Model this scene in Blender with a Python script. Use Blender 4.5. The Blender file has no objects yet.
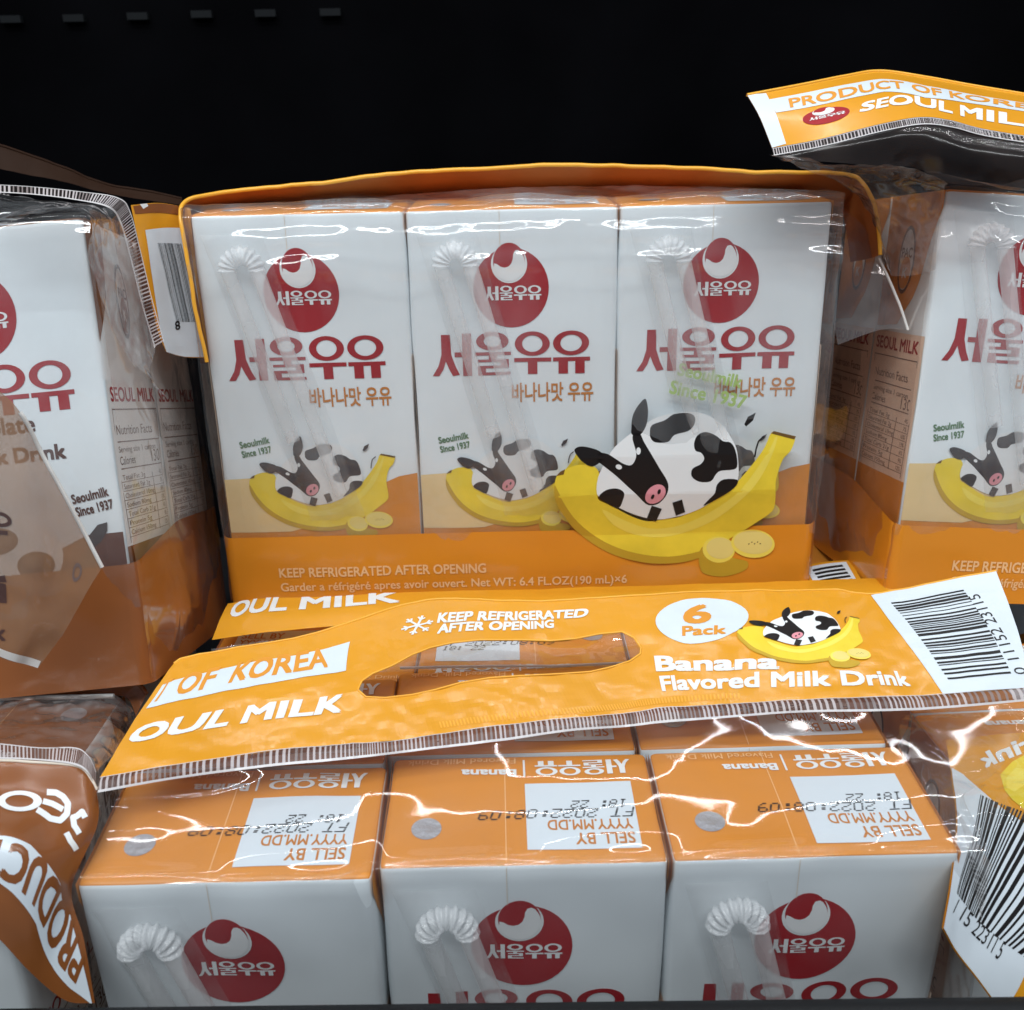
import bpy, bmesh, math, random
from mathutils import Vector, Matrix, noise
from mathutils.geometry import tessellate_polygon
import numpy as np
R = random.Random(7)
MM = 0.001
sc = bpy.context.scene
COL = sc.collection

# ------------------------------------------------------------------ camera
F, TH, RO, CZ = 1025.7, 0.3551, -0.0175, 218.9
_c, _s = math.cos(RO), math.sin(RO)
_r = Vector((1, 0, 0)); _u = Vector((0, math.sin(TH), math.cos(TH)))
FWD = Vector((0, math.cos(TH), -math.sin(TH)))
RIGHT = _c * _r + _s * _u
UP = -_s * _r + _c * _u
CAMP = Vector((0, 0, CZ))
cd = bpy.data.cameras.new('camera'); cam = bpy.data.objects.new('camera', cd); COL.objects.link(cam)
M3 = Matrix((RIGHT, UP, -FWD)).transposed()
cam.matrix_world = Matrix.Translation(CAMP * MM) @ M3.to_4x4()
cd.sensor_width = 36; cd.lens = 36 * F / 1024
cd.clip_start = 0.01; cd.clip_end = 20
cd.dof.use_dof = True; cd.dof.focus_distance = 0.22; cd.dof.aperture_fstop = 40
sc.camera = cam

def ray(u, v):
    return (RIGHT * ((u - 512) / F) - UP * ((v - 505) / F) + FWD)
def pt(u, v, Z=None, Y=None):
    """a point of the place (mm) seen at a photo position, at height Z or distance Y"""
    d = ray(u, v)
    k = Y / d.y if Y is not None else (Z - CZ) / d.z
    return CAMP + d * k
def proj(p):
    q = p - CAMP; z = q.dot(FWD)
    return 512 + F * q.dot(RIGHT) / z, 505 - F * q.dot(UP) / z

# ------------------------------------------------------------------ materials
def lin(c): return c / 12.92 if c <= 0.04045 else ((c + 0.055) / 1.055) ** 2.4
def rgb(r, g, b, k=1.0): return (lin(r / 255) * k, lin(g / 255) * k, lin(b / 255) * k, 1)
MATS = {}
def mat(name, col, rough=0.5, spec=0.5, metal=0.0, var=0.04, bump=0.0, bscale=60, trans=0.0, coat=0.0, vscale=45):
    if name in MATS: return MATS[name]
    m = bpy.data.materials.new(name); m.use_nodes = True; nt = m.node_tree; N = nt.nodes; L = nt.links
    b = N['Principled BSDF']
    b.inputs['Roughness'].default_value = rough; b.inputs['Metallic'].default_value = metal
    b.inputs['Specular IOR Level'].default_value = spec
    b.inputs['Coat Weight'].default_value = coat; b.inputs['Coat Roughness'].default_value = 0.12
    tc = N.new('ShaderNodeTexCoord')
    n = N.new('ShaderNodeTexNoise'); n.inputs['Scale'].default_value = vscale; n.inputs['Detail'].default_value = 4
    L.new(tc.outputs['Object'], n.inputs['Vector'])
    cr = N.new('ShaderNodeValToRGB')
    cr.color_ramp.elements[0].position = 0.3; cr.color_ramp.elements[1].position = 0.7
    cr.color_ramp.elements[0].color = tuple(c * (1 - var) for c in col[:3]) + (1,)
    cr.color_ramp.elements[1].color = tuple(min(1, c * (1 + var)) for c in col[:3]) + (1,)
    L.new(n.outputs['Fac'], cr.inputs['Fac']); L.new(cr.outputs['Color'], b.inputs['Base Color'])
    if bump:
        n2 = N.new('ShaderNodeTexNoise'); n2.inputs['Scale'].default_value = bscale; n2.inputs['Detail'].default_value = 3
        L.new(tc.outputs['Object'], n2.inputs['Vector'])
        bp = N.new('ShaderNodeBump'); bp.inputs['Strength'].default_value = bump; bp.inputs['Distance'].default_value = 0.001
        L.new(n2.outputs['Fac'], bp.inputs['Height']); L.new(bp.outputs['Normal'], b.inputs['Normal'])
    if trans:
        tr = N.new('ShaderNodeBsdfTransparent'); mx = N.new('ShaderNodeMixShader')
        mx.inputs[0].default_value = trans
        L.new(b.outputs[0], mx.inputs[1]); L.new(tr.outputs[0], mx.inputs[2])
        L.new(mx.outputs[0], N['Material Output'].inputs['Surface'])
    MATS[name] = m; return m

def film_mat(name, haze=0.05, tint=(0.95, 0.95, 0.95), bump=0.6, scale=55, rough=0.07, refl=1.6, dist=0.0022, stretch=(1, 1, 1), hazecol=(0.8, 0.83, 0.86), base=0.0, rid=1.3):
    m = bpy.data.materials.new(name); m.use_nodes = True; nt = m.node_tree; N = nt.nodes; L = nt.links
    N.remove(N['Principled BSDF'])
    tc = N.new('ShaderNodeTexCoord'); mp = N.new('ShaderNodeMapping'); mp.inputs['Scale'].default_value = stretch
    L.new(tc.outputs['Object'], mp.inputs['Vector'])
    # broad folds + sharp ridged creases
    n1 = N.new('ShaderNodeTexNoise'); n1.inputs['Scale'].default_value = scale; n1.inputs['Detail'].default_value = 1.5; n1.inputs['Distortion'].default_value = 0.6
    n2 = N.new('ShaderNodeTexNoise'); n2.inputs['Scale'].default_value = scale * 0.8; n2.inputs['Detail'].default_value = 2; n2.inputs['Distortion'].default_value = 1.2
    for n in (n1, n2): L.new(mp.outputs[0], n.inputs['Vector'])
    sb = N.new('ShaderNodeMath'); sb.operation = 'SUBTRACT'; sb.inputs[1].default_value = 0.5; L.new(n2.outputs['Fac'], sb.inputs[0])
    ab = N.new('ShaderNodeMath'); ab.operation = 'ABSOLUTE'; L.new(sb.outputs[0], ab.inputs[0])
    mm_ = N.new('ShaderNodeMath'); mm_.operation = 'MULTIPLY'; mm_.inputs[1].default_value = -rid; L.new(ab.outputs[0], mm_.inputs[0])
    ad = N.new('ShaderNodeMath'); ad.operation = 'ADD'; L.new(n1.outputs['Fac'], ad.inputs[0]); L.new(mm_.outputs[0], ad.inputs[1])
    bp = N.new('ShaderNodeBump'); bp.inputs['Strength'].default_value = bump; bp.inputs['Distance'].default_value = dist
    L.new(ad.outputs[0], bp.inputs['Height'])
    ge = N.new('ShaderNodeNewGeometry'); io = N.new('ShaderNodeMapRange'); io.inputs['To Min'].default_value = 1.5; io.inputs['To Max'].default_value = 1 / 1.5
    L.new(ge.outputs['Backfacing'], io.inputs['Value'])
    fr = N.new('ShaderNodeFresnel'); L.new(io.outputs[0], fr.inputs['IOR']); L.new(bp.outputs[0], fr.inputs['Normal'])
    fr0 = fr; fr = N.new('ShaderNodeMath'); fr.operation = 'MINIMUM'; fr.inputs[1].default_value = 0.35; L.new(fr0.outputs[0], fr.inputs[0])
    fm = N.new('ShaderNodeMath'); fm.operation = 'MULTIPLY_ADD'; fm.inputs[1].default_value = refl; fm.inputs[2].default_value = base; fm.use_clamp = True
    L.new(fr.outputs[0], fm.inputs[0])
    tr = N.new('ShaderNodeBsdfTransparent'); tr.inputs[0].default_value = tint + (1,)
    gl = N.new('ShaderNodeBsdfGlossy'); gl.inputs['Roughness'].default_value = rough; gl.inputs[0].default_value = (1, 1, 1, 1)
    L.new(bp.outputs[0], gl.inputs['Normal'])
    d1 = N.new('ShaderNodeBsdfDiffuse'); d1.inputs[0].default_value = hazecol + (1,)
    d2 = N.new('ShaderNodeBsdfTranslucent'); d2.inputs[0].default_value = hazecol + (1,)
    df = N.new('ShaderNodeMixShader'); df.inputs[0].default_value = 0.35; L.new(d1.outputs[0], df.inputs[1]); L.new(d2.outputs[0], df.inputs[2])
    n3 = N.new('ShaderNodeTexNoise'); n3.inputs['Scale'].default_value = scale * 1.5; n3.inputs['Detail'].default_value = 6; L.new(mp.outputs[0], n3.inputs['Vector'])
    mr = N.new('ShaderNodeMapRange'); mr.inputs['From Min'].default_value = 0.38; mr.inputs['From Max'].default_value = 0.72
    mr.inputs['To Min'].default_value = haze * 0.4; mr.inputs['To Max'].default_value = haze * 2.2; L.new(n3.outputs['Fac'], mr.inputs['Value'])
    m1 = N.new('ShaderNodeMixShader'); L.new(mr.outputs[0], m1.inputs[0]); L.new(tr.outputs[0], m1.inputs[1]); L.new(df.outputs[0], m1.inputs[2])
    m2 = N.new('ShaderNodeMixShader'); L.new(fm.outputs[0], m2.inputs[0]); L.new(m1.outputs[0], m2.inputs[1]); L.new(gl.outputs[0], m2.inputs[2])
    L.new(m2.outputs[0], N['Material Output'].inputs['Surface'])
    MATS[name] = m; return m

mat('white_card', rgb(230, 237, 240), 0.36, 0.45, var=0.025, bump=0.3, bscale=28)
mat('side_cream', rgb(234, 206, 184), 0.45, 0.4)
mat('cream_edge', rgb(226, 214, 198), 0.5, 0.4)
mat('carton_orange', rgb(218, 140, 52), 0.36, 0.45, var=0.05, bump=0.12, bscale=45)
mat('carton_cream', rgb(232, 204, 150), 0.45, 0.4)
mat('choc_brown', rgb(126, 78, 44), 0.4, 0.45, var=0.06)
mat('choc_dark', rgb(92, 52, 40), 0.42, 0.4)
mat('red', rgb(160, 16, 28), 0.45, 0.4, var=0.05)
mat('white_ink', rgb(232, 234, 234), 0.45, 0.4, var=0.02)
mat('white_label', rgb(217, 226, 233), 0.3, 0.5, var=0.015)
mat('ochre_ink', rgb(196, 124, 52), 0.5, 0.4)
mat('black_ink', rgb(24, 20, 20), 0.4, 0.4)
mat('soft_black', rgb(58, 50, 52), 0.45, 0.4)
mat('brown_ink', rgb(84, 50, 42), 0.5, 0.4)
mat('grey_ink', rgb(120, 98, 92), 0.5, 0.4)
mat('orange_ink', rgb(226, 150, 50), 0.45, 0.4)
mat('pale_peach_ink', rgb(244, 196, 140), 0.45, 0.4)
mat('green_ink', rgb(88, 122, 84), 0.5, 0.4)
mat('lime_ink', rgb(176, 206, 110), 0.5, 0.4, trans=0.25)
mat('banana', rgb(236, 208, 58), 0.42, 0.4, var=0.12, vscale=90)
mat('banana_shade', rgb(196, 158, 44), 0.45, 0.4, var=0.1)
mat('banana_light', rgb(244, 222, 92), 0.42, 0.4, var=0.08)
mat('banana_slice', rgb(232, 212, 124), 0.45, 0.4, var=0.05)
mat('banana_tip', rgb(110, 80, 34), 0.5, 0.4)
mat('pink', rgb(226, 150, 160), 0.45, 0.4)
mat('foil', rgb(182, 182, 188), 0.35, 0.5, metal=0.35, bump=0.9, bscale=420, var=0.12)
mat('header_orange', rgb(226, 155, 38), 0.26, 0.5, var=0.05, bump=0.28, bscale=52, coat=0.3)
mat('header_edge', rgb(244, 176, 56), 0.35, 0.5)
mat('header_inside_shaded', rgb(176, 98, 44), 0.45, 0.4, var=0.12, vscale=30)  # duller unprinted inside, with its shade put into the colour
mat('header_brown', rgb(136, 80, 40), 0.26, 0.5, var=0.06, bump=0.28, bscale=52, coat=0.3)
mat('band_orange', rgb(224, 142, 38), 0.24, 0.5, var=0.03, bump=0.14, bscale=30, coat=0.3)
mat('band_brown', rgb(150, 88, 44), 0.24, 0.5, var=0.04, bump=0.14, bscale=30, coat=0.3)
mat('seal_rib', rgb(215, 205, 205), 0.35, 0.5, trans=0.3)
mat('seal_dark', rgb(96, 62, 52), 0.35, 0.5, trans=0.35)
mat('seal_edge', rgb(226, 222, 222), 0.25, 0.6, trans=0.2)
mat('straw_rib', rgb(246, 248, 250), 0.16, 0.9, trans=0.72)
mat('beige_film', rgb(158, 116, 80), 0.22, 0.6, trans=0.3, var=0.3, vscale=14)
mat('shaded_brown', rgb(44, 27, 17), 0.6, 0.1)  # header brown of the far pack, its shade put into the colour
mat('rib_dim', rgb(150, 138, 136), 0.4, 0.5, trans=0.3)
mat('film_edge', rgb(232, 230, 226), 0.3, 0.5, trans=0.1)
mat('shelf_black', rgb(26, 27, 30), 0.45, 0.4, var=0.2)
mat('rail_black', rgb(15, 16, 18), 0.5, 0.3, var=0.25, vscale=12)
mat('wall_black', rgb(10, 10, 12), 0.9, 0.0, var=0.4, vscale=9, bump=0.2, bscale=20)
film_mat('film', haze=0.07, bump=0.35, scale=45)
film_mat('film_top', haze=0.03, bump=0.26, scale=30, rough=0.05, refl=0.75, dist=0.003, rid=0.0)
film_mat('film_front', haze=0.065, bump=0.4, scale=40, rough=0.07, refl=0.8, rid=0.35, stretch=(1, 1, 0.35), hazecol=(0.88, 0.92, 0.95))  # milky haze stretched upright, also painting in vertical sheen streaks
film_mat('film_side', haze=0.05, bump=0.2, scale=50, rough=0.12, tint=(0.93, 0.88, 0.85))
film_mat('film_fold', haze=0.09, bump=0.4, scale=50, rough=0.12, refl=1.8, tint=(0.86, 0.84, 0.83))
film_mat('film_smoke', haze=0.05, bump=0.1, scale=30, rough=0.2, refl=0.7, tint=(0.82, 0.74, 0.72), hazecol=(0.5, 0.38, 0.34))
film_mat('straw_plastic', haze=0.2, bump=0.05, scale=20, rough=0.3, refl=0.45, tint=(0.99, 0.99, 0.99), hazecol=(1, 1, 1))
film_mat('sleeve', haze=0.07, bump=0.3, scale=60, rough=0.2, refl=0.6, tint=(0.99, 0.99, 0.99), hazecol=(1, 1, 1))

# ------------------------------------------------------------------ objects
def newobj(name, me, parent=None, keep=False):
    o = bpy.data.objects.new(name, me); COL.objects.link(o)
    if parent is not None:
        o.parent = parent
        if keep: o.matrix_parent_inverse = parent.matrix_basis.inverted()
    return o
def empty(name, loc, rot=None):
    o = bpy.data.objects.new(name, None); COL.objects.link(o); o.empty_display_size = 0.01
    m = Matrix.Translation(Vector(loc) * MM)
    if rot is not None: m = m @ rot.to_4x4()
    o.matrix_basis = m
    return o
def tag(o, label=None, cat=None, group=None, kind=None):
    if label: o['label'] = label
    if cat: o['category'] = cat
    if group: o['group'] = group
    if kind: o['kind'] = kind
    return o

# ------------------------------------------------------------------ 2D art
_TC = {}
def text_tris(s, bold):
    bold = 0; k = (s, bold)
    if k in _TC: return _TC[k]
    c = bpy.data.curves.new('t', 'FONT'); c.body = s; c.offset = 0; c.resolution_u = 3
    o = bpy.data.objects.new('t', c); COL.objects.link(o)
    dg = bpy.context.evaluated_depsgraph_get(); dg.update()
    me = o.evaluated_get(dg).to_mesh()
    me.calc_loop_triangles()
    vs = [(v.co.x, v.co.y) for v in me.vertices]
    tr = [[vs[i] for i in t.vertices] for t in me.loop_triangles]
    o.to_mesh_clear(); bpy.data.objects.remove(o); bpy.data.curves.remove(c)
    xs = [p[0] for t in tr for p in t]; ys = [p[1] for t in tr for p in t]
    _TC[k] = (tr, min(xs), max(xs), min(ys), max(ys)); return _TC[k]

class Art:
    def __init__(s): s.t = []          # (tri2d, material, layer)
    def tris(s, tr, m, l):
        for t in tr: s.t.append((t, m, l))
        return s
    def poly(s, pts, m, l=1, holes=()):
        loops = [[Vector((p[0], p[1], 0)) for p in pts]] + [[Vector((p[0], p[1], 0)) for p in h] for h in holes]
        flat = [p for lo in loops for p in lo]
        for t in tessellate_polygon(loops): s.t.append(([(flat[i].x, flat[i].y) for i in t], m, l))
        return s
    def rect(s, x0, y0, x1, y1, m, l=1): return s.poly([(x0, y0), (x1, y0), (x1, y1), (x0, y1)], m, l)
    def ell(s, cx, cy, rx, ry, m, l=1, rot=0, a0=0, a1=360, n=28):
        c, q = math.cos(math.radians(rot)), math.sin(math.radians(rot)); P = []
        for i in range(n if a1 - a0 >= 360 else n + 1):
            a = math.radians(a0 + (a1 - a0) * i / n); x, y = rx * math.cos(a), ry * math.sin(a)
            P.append((cx + c * x - q * y, cy + q * x + c * y))
        return s.poly(P, m, l)
    def ring(s, cx, cy, rx, ry, ix, iy, m, l=1, n=28):
        for i in range(n):
            a, b = 2 * math.pi * i / n, 2 * math.pi * (i + 1) / n
            o = [(cx + rx * math.cos(t), cy + ry * math.sin(t)) for t in (a, b)]
            e = [(cx + ix * math.cos(t), cy + iy * math.sin(t)) for t in (a, b)]
            s.t.append(([o[0], o[1], e[1]], m, l)); s.t.append(([o[0], e[1], e[0]], m, l))
        return s
    def line(s, pts, w, m, l=1):
        for (x0, y0), (x1, y1) in zip(pts, pts[1:]):
            d = math.hypot(x1 - x0, y1 - y0) or 1; nx, ny = -(y1 - y0) / d * w / 2, (x1 - x0) / d * w / 2
            s.poly([(x0 + nx, y0 + ny), (x1 + nx, y1 + ny), (x1 - nx, y1 - ny), (x0 - nx, y0 - ny)], m, l)
        return s
    def text(s, body, x, y, h, m, l=1, w=None, bold=0.01, al='l', rot=0, slant=0):
        tr, x0, x1, y0, y1 = text_tris(body, bold)
        cap = text_tris('H', bold)[4]
        k = h / cap; kx = k if w is None else w / (x1 - x0)
        W = (x1 - x0) * kx; ox = {'l': 0, 'c': -W / 2, 'r': -W}[al]
        c, q = math.cos(math.radians(rot)), math.sin(math.radians(rot)); out = []
        sh = [(0, 0)] if bold < 0.015 else [(-bold, -bold), (bold, -bold), (-bold, bold), (bold, bold)]
        for n_, (dx, dy) in enumerate(sh):
            out = []
            for t in tr:
                o = []
                for (a, b) in t:
                    X = (a + dx - x0) * kx + ox + slant * b * k; Y = (b + dy) * k
                    o.append((x + c * X - q * Y, y + q * X + c * Y))
                out.append(o)
            s.tris(out, m, l + n_ * 0.11)
        return s
    def add(s, o, f, dl=0):
        for t, m, l in o.t: s.t.append(([f(*p) for p in t], m, l + dl))
        return s

def bake(name, parts, parent=None, keep=False, smooth=True):
    """parts: list of (vertex list, face list, material or material list per face) -> ONE mesh object"""
    V, Fc, MI, names = [], [], [], []
    for vs, fs, ms in parts:
        off = len(V); V += [tuple(Vector(v) * MM) for v in vs]
        for i, f in enumerate(fs):
            Fc.append(tuple(a + off for a in f)); mn = ms if isinstance(ms, str) else ms[i]
            if mn not in names: names.append(mn)
            MI.append(names.index(mn))
    me = bpy.data.meshes.new(name); me.from_pydata(V, [], Fc)
    for n in names: me.materials.append(MATS[n])
    me.polygons.foreach_set('material_index', MI)
    me.polygons.foreach_set('use_smooth', [smooth] * len(Fc)); me.update()
    if parent == 'mesh': return me
    return newobj(name, me, parent, keep)

def cut_grid(art, xs, ys):
    """split art triangles along grid lines so they can follow a curved sheet; clips to nothing"""
    bm = bmesh.new(); ml = bm.faces.layers.int.new('m'); names = []
    ll = bm.faces.layers.float.new('l')
    for t, m, l in art.t:
        a = (t[1][0] - t[0][0]) * (t[2][1] - t[0][1]) - (t[2][0] - t[0][0]) * (t[1][1] - t[0][1])
        if abs(a) < 1e-12: continue
        if a < 0: t = [t[0], t[2], t[1]]
        if m not in names: names.append(m)
        f = bm.faces.new([bm.verts.new((p[0], p[1], 0)) for p in t]); f[ml] = names.index(m); f[ll] = l
    for ax, vals in ((0, xs), (1, ys)):
        no = Vector((1, 0, 0)) if ax == 0 else Vector((0, 1, 0))
        for v in vals:
            co = Vector((v, 0, 0)) if ax == 0 else Vector((0, v, 0))
            es = [e for e in bm.edges if (e.verts[0].co[ax] - v) * (e.verts[1].co[ax] - v) < 0]
            if not es: continue
            fs = {f for e in es for f in e.link_faces}
            vs = {x for f in fs for x in f.verts}; ee = {x for f in fs for x in f.edges}
            bmesh.ops.bisect_plane(bm, geom=list(vs) + list(ee) + list(fs), dist=1e-7, plane_co=co, plane_no=no)
    out = ([], [], [])
    for f in bm.faces:
        i = len(out[0])
        for v in f.verts: out[0].append((v.co.x, v.co.y, f[ll]))
        out[1].append(tuple(range(i, i + len(f.verts)))); out[2].append(names[f[ml]])
    bm.free(); return out
LAY = 0.035
def art_part(art, fmap, xs=(), ys=(), base=0.05, side=1):
    vs, fs, ms = cut_grid(art, xs, ys)
    return ([fmap(x, y, side * (base + LAY * l)) for x, y, l in vs], fs, ms)

# ---- the lettering mark, drawn stroke by stroke in a box 100 wide x 26 high
def wordmark(m, l=1):
    A = Art()
    # seo
    A.poly([(0, 0), (4.2, 0), (7, 4), (8.8, 9), (10.6, 4.5), (13, 0), (17.4, 0.8), (14.8, 6), (12.4, 13), (12, 25), (6.4, 25), (6.2, 13), (4, 6)], m, l)
    A.rect(14.6, 11.5, 19.5, 14.4, m, l); A.rect(19.5, 0, 25.2, 25.4, m, l)
    # ul
    A.ring(38.5, 20.5, 10.2, 5.6, 5.4, 3.4, m, l)
    A.rect(27.3, 12, 50, 14, m, l); A.rect(36, 9.2, 41, 12, m, l)
    A.rect(29, 8, 48.6, 9.6, m, l); A.rect(43.4, 5.6, 48.6, 8, m, l); A.rect(29, 4.2, 48.6, 5.8, m, l); A.rect(29, 1.4, 34, 4.2, m, l); A.rect(29, 0, 49.5, 1.8, m, l)
    # u
    A.ring(63.6, 18.6, 11, 7.4, 6.4, 5, m, l); A.rect(52, 7.6, 75.4, 10, m, l); A.rect(60.6, 0, 66.6, 7.6, m, l)
    # yu
    A.ring(88, 18.6, 11.4, 7.4, 6.8, 5, m, l); A.rect(76.6, 7.6, 100, 10, m, l); A.rect(80, 0, 86, 7.6, m, l); A.rect(90.6, 0, 96.6, 7.6, m, l)
    return A
def roundel(cx, cy, rx, ry, l=1):
    """red oval with a white and red swirl at its top and the white word inside"""
    A = Art(); A.ell(cx, cy, rx, ry, 'red', l, n=40)
    sx, sy, r = cx - 0.04 * rx, cy + 0.60 * ry, 0.45
    f = lambda x, y: (sx + x * rx * r, sy + y * ry * r)
    B = Art()
    B.ell(0, 0, 1.06, 1.06, 'white_ink', l + 1)
    B.ell(0, 0.14, 0.93, 1.02, 'red', l + 2)             # opens the crescent at the top
    # white comma (right) over the red
    P = [f2 for f2 in [(math.cos(a) * 0.93, math.sin(a) * 0.96) for a in [math.radians(-165 + i * 9) for i in range(0, 24)]]]
    P += [(.72, .64), (.54, .76), (.36, .72), (.25, .52), (.23, .28), (.13, .02), (-.04, -.14), (-.27, -.2), (-.5, -.14), (-.7, .0), (-.86, .06)]
    B.poly(P, 'white_ink', l + 3)
    A.add(B, f)
    A.add(wordmark('white_ink', l + 3), lambda x, y: (cx - 0.72 * rx + x / 100 * 1.52 * rx, cy - 0.30 * ry + y / 26 * 0.36 * ry))
    return A
def smooth_loop(p, k=3):
    n = len(p); out = []
    for i in range(n):
        a, b, c, d = p[i - 1], p[i], p[(i + 1) % n], p[(i + 2) % n]
        for q in range(k):
            f = q / k
            out.append(tuple(0.5 * (2 * b[j] + (c[j] - a[j]) * f + (2 * a[j] - 5 * b[j] + 4 * c[j] - d[j]) * f * f + (3 * b[j] - a[j] - 3 * c[j] + d[j]) * f ** 3) for j in (0, 1)))
    return out
def cow_banana(dk='black_ink', l=1):
    """cow lying in a banana, box x 107..835, y up"""
    A = Art(); Y = lambda p: [(x, -y) for x, y in (smooth_loop(p) if len(p) >= 7 else p)]
    ban = [(107, 290), (113, 265), (125, 252), (165, 235), (200, 232), (232, 240), (245, 262), (248, 290), (240, 330), (268, 348), (300, 365), (350, 392), (400, 408), (450, 402), (500, 395), (570, 362), (640, 318), (680, 278), (712, 240), (745, 195), (765, 155), (800, 165), (835, 170), (825, 205), (808, 222), (798, 240), (790, 268), (785, 300), (790, 350), (785, 385), (740, 420), (700, 448), (660, 470), (620, 500), (580, 522), (530, 536), (480, 541), (420, 540), (360, 530), (300, 512), (250, 488), (205, 458), (170, 428), (145, 396), (122, 360), (108, 325)]
    A.poly(Y(ban), 'banana', l)
    A.poly(Y([(108, 325), (122, 360), (145, 396), (170, 428), (205, 458), (250, 488), (300, 512), (360, 530), (420, 540), (480, 541), (530, 536), (580, 522), (620, 500), (600, 498), (540, 512), (470, 520), (390, 512), (310, 490), (240, 455), (180, 405), (140, 350), (115, 300), (107, 290)]), 'banana_shade', l + 1)
    A.poly(Y([(255, 365), (320, 400), (400, 430), (480, 428), (560, 400), (640, 350), (700, 290), (760, 200), (775, 170), (782, 172), (765, 225), (735, 285), (690, 340), (620, 400), (540, 440), (450, 460), (360, 450), (290, 415)]), 'banana_light', l + 1)
    A.poly(Y([(762, 158), (770, 152), (838, 168), (833, 176)]), 'banana_tip', l + 2)
    A.poly(Y([(112, 262), (125, 250), (140, 243), (135, 258)]), 'banana_tip', l + 2)
    A.poly(Y([(565, 520), (578, 490), (610, 500), (680, 530), (720, 540), (722, 562), (690, 578), (645, 586), (600, 580), (575, 565)]), 'banana_shade', l + 2)
    A.ell(628, -502, 52, 40, 'banana_light', l + 3, rot=-10); A.ell(632, -498, 44, 32, 'banana_slice', l + 4, rot=-10)
    A.ell(735, -486, 70, 43, 'banana_light', l + 5, rot=-8); A.ell(735, -482, 62, 35, 'banana_slice', l + 6, rot=-8)
    for q in range(5): A.ell(722 + 9 * q, -(486 - 5 * (q % 2)), 2.4, 2, 'banana_tip', l + 7, n=6)
    body = [(238, 318), (240, 270), (262, 225), (290, 185), (345, 145), (390, 120), (430, 104), (500, 95), (545, 98), (580, 110), (615, 133), (640, 165), (658, 195), (667, 240), (668, 285), (645, 315), (600, 345), (560, 370), (515, 388), (480, 396), (440, 402), (400, 398), (350, 382), (300, 358), (265, 338)]
    A.poly(Y(body), 'white_ink', l + 3)
    A.poly(Y([(242, 200), (268, 203), (290, 215), (318, 232), (340, 236), (352, 222), (355, 200), (344, 165), (348, 150), (366, 150), (378, 172), (400, 205), (428, 248), (452, 284), (456, 308), (448, 330), (430, 350), (408, 356), (388, 350), (360, 322), (330, 296), (296, 266), (262, 240), (240, 222)]), dk, l + 4)
    A.poly(Y([(168, 190), (184, 181), (212, 184), (245, 195), (257, 212), (246, 226), (222, 237), (196, 226), (178, 208)]), dk, l + 4)
    A.poly(Y([(340, 135), (343, 105), (356, 80), (380, 57), (388, 75), (390, 100), (384, 130), (366, 154), (342, 152)]), dk, l + 4)
    A.ell(417, -322, 34, 26, 'pink', l + 5, rot=38)
    A.ell(409, -329, 5, 8, dk, l + 6, rot=-20, n=10); A.ell(428, -314, 5, 8, dk, l + 6, rot=-20, n=10)
    A.ell(362, -197, 7, 10, 'white_ink', l + 5, n=12); A.ell(303, -240, 10, 7, 'white_ink', l + 5, n=12, rot=-20)
    A.poly(Y([(396, 150), (402, 128), (440, 116), (468, 100), (510, 98), (530, 108), (530, 128), (512, 146), (470, 156), (452, 174), (415, 175), (400, 165)]), dk, l + 4)
    A.poly(Y([(530, 180), (540, 158), (565, 150), (595, 160), (618, 176), (640, 180), (655, 200), (664, 240), (655, 255), (615, 258), (600, 268), (585, 288), (550, 288), (526, 272), (528, 250), (552, 238), (562, 222), (552, 206), (535, 200)]), dk, l + 4)
    A.poly(Y([(568, 362), (585, 340), (600, 322), (605, 298), (625, 283), (666, 285), (664, 302), (640, 322), (600, 346)]), dk, l + 4)
    A.poly(Y([(243, 326), (265, 306), (298, 302), (320, 314), (318, 336), (305, 362), (270, 345)]), dk, l + 4)
    A.poly(Y([(408, 357), (440, 368), (424, 408), (395, 397)]), dk, l + 6)
    A.poly(Y([(471, 349), (500, 340), (513, 380), (485, 391)]), dk, l + 6)
    A.poly(Y([(680, 132), (690, 112), (714, 101), (706, 122), (686, 138)]), dk, l + 4)
    A.line(Y([(742, 165), (725, 178), (718, 200), (715, 222)]), 5, dk, l + 4)
    return A
DOT = {'0': '0E11111111110E', '1': '040C040404040E', '2': '0E11010608101F', '5': '1F101E0101110E', '8': '0E11110E11110E', '9': '0E11110F01020C', '3': '0E11010601110E', 'F': '1F10101E101010', 'T': '1F040404040404', ':': '000C0C000C0C00', '.': '00000000000C0C', ' ': '0' * 14}
def dots(s, x, y, w, h, m, l):
    A = Art(); cw = w / (len(s) * 6); sl = -cw * 0.28
    for i, ch in enumerate(s):
        g = DOT.get(ch, DOT[' '])
        for r in range(7):
            bits = int(g[2 * r:2 * r + 2], 16)
            for c in range(5):
                if bits >> (4 - c) & 1:
                    X = x + (i * 6 + c) * cw; Yy = y + h - (r + 1) * h / 7 + 0.06 * math.sin(i * 3.1 + r)
                    A.rect(X + sl * (r - 3), Yy, X + sl * (r - 3) + cw * 1.0, Yy + h / 7 * 0.78, m, l)
    return A
def barcode(x0, y0, x1, y1, seed, m='black_ink', l=1):
    """bars run along y, spread along x"""
    r = random.Random(seed); A = Art(); x = x0; u = (x1 - x0) / 95
    while x < x1 - u:
        w = u * r.choice((1, 1, 1, 2, 2, 3)); A.rect(x, y0, min(x + w * .92, x1), y1, m, l); x += w + u * r.choice((1, 1, 2, 2, 3))
    return A
def nrange(a, b, n): return [a + (b - a) * i / n for i in range(n + 1)]

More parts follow.
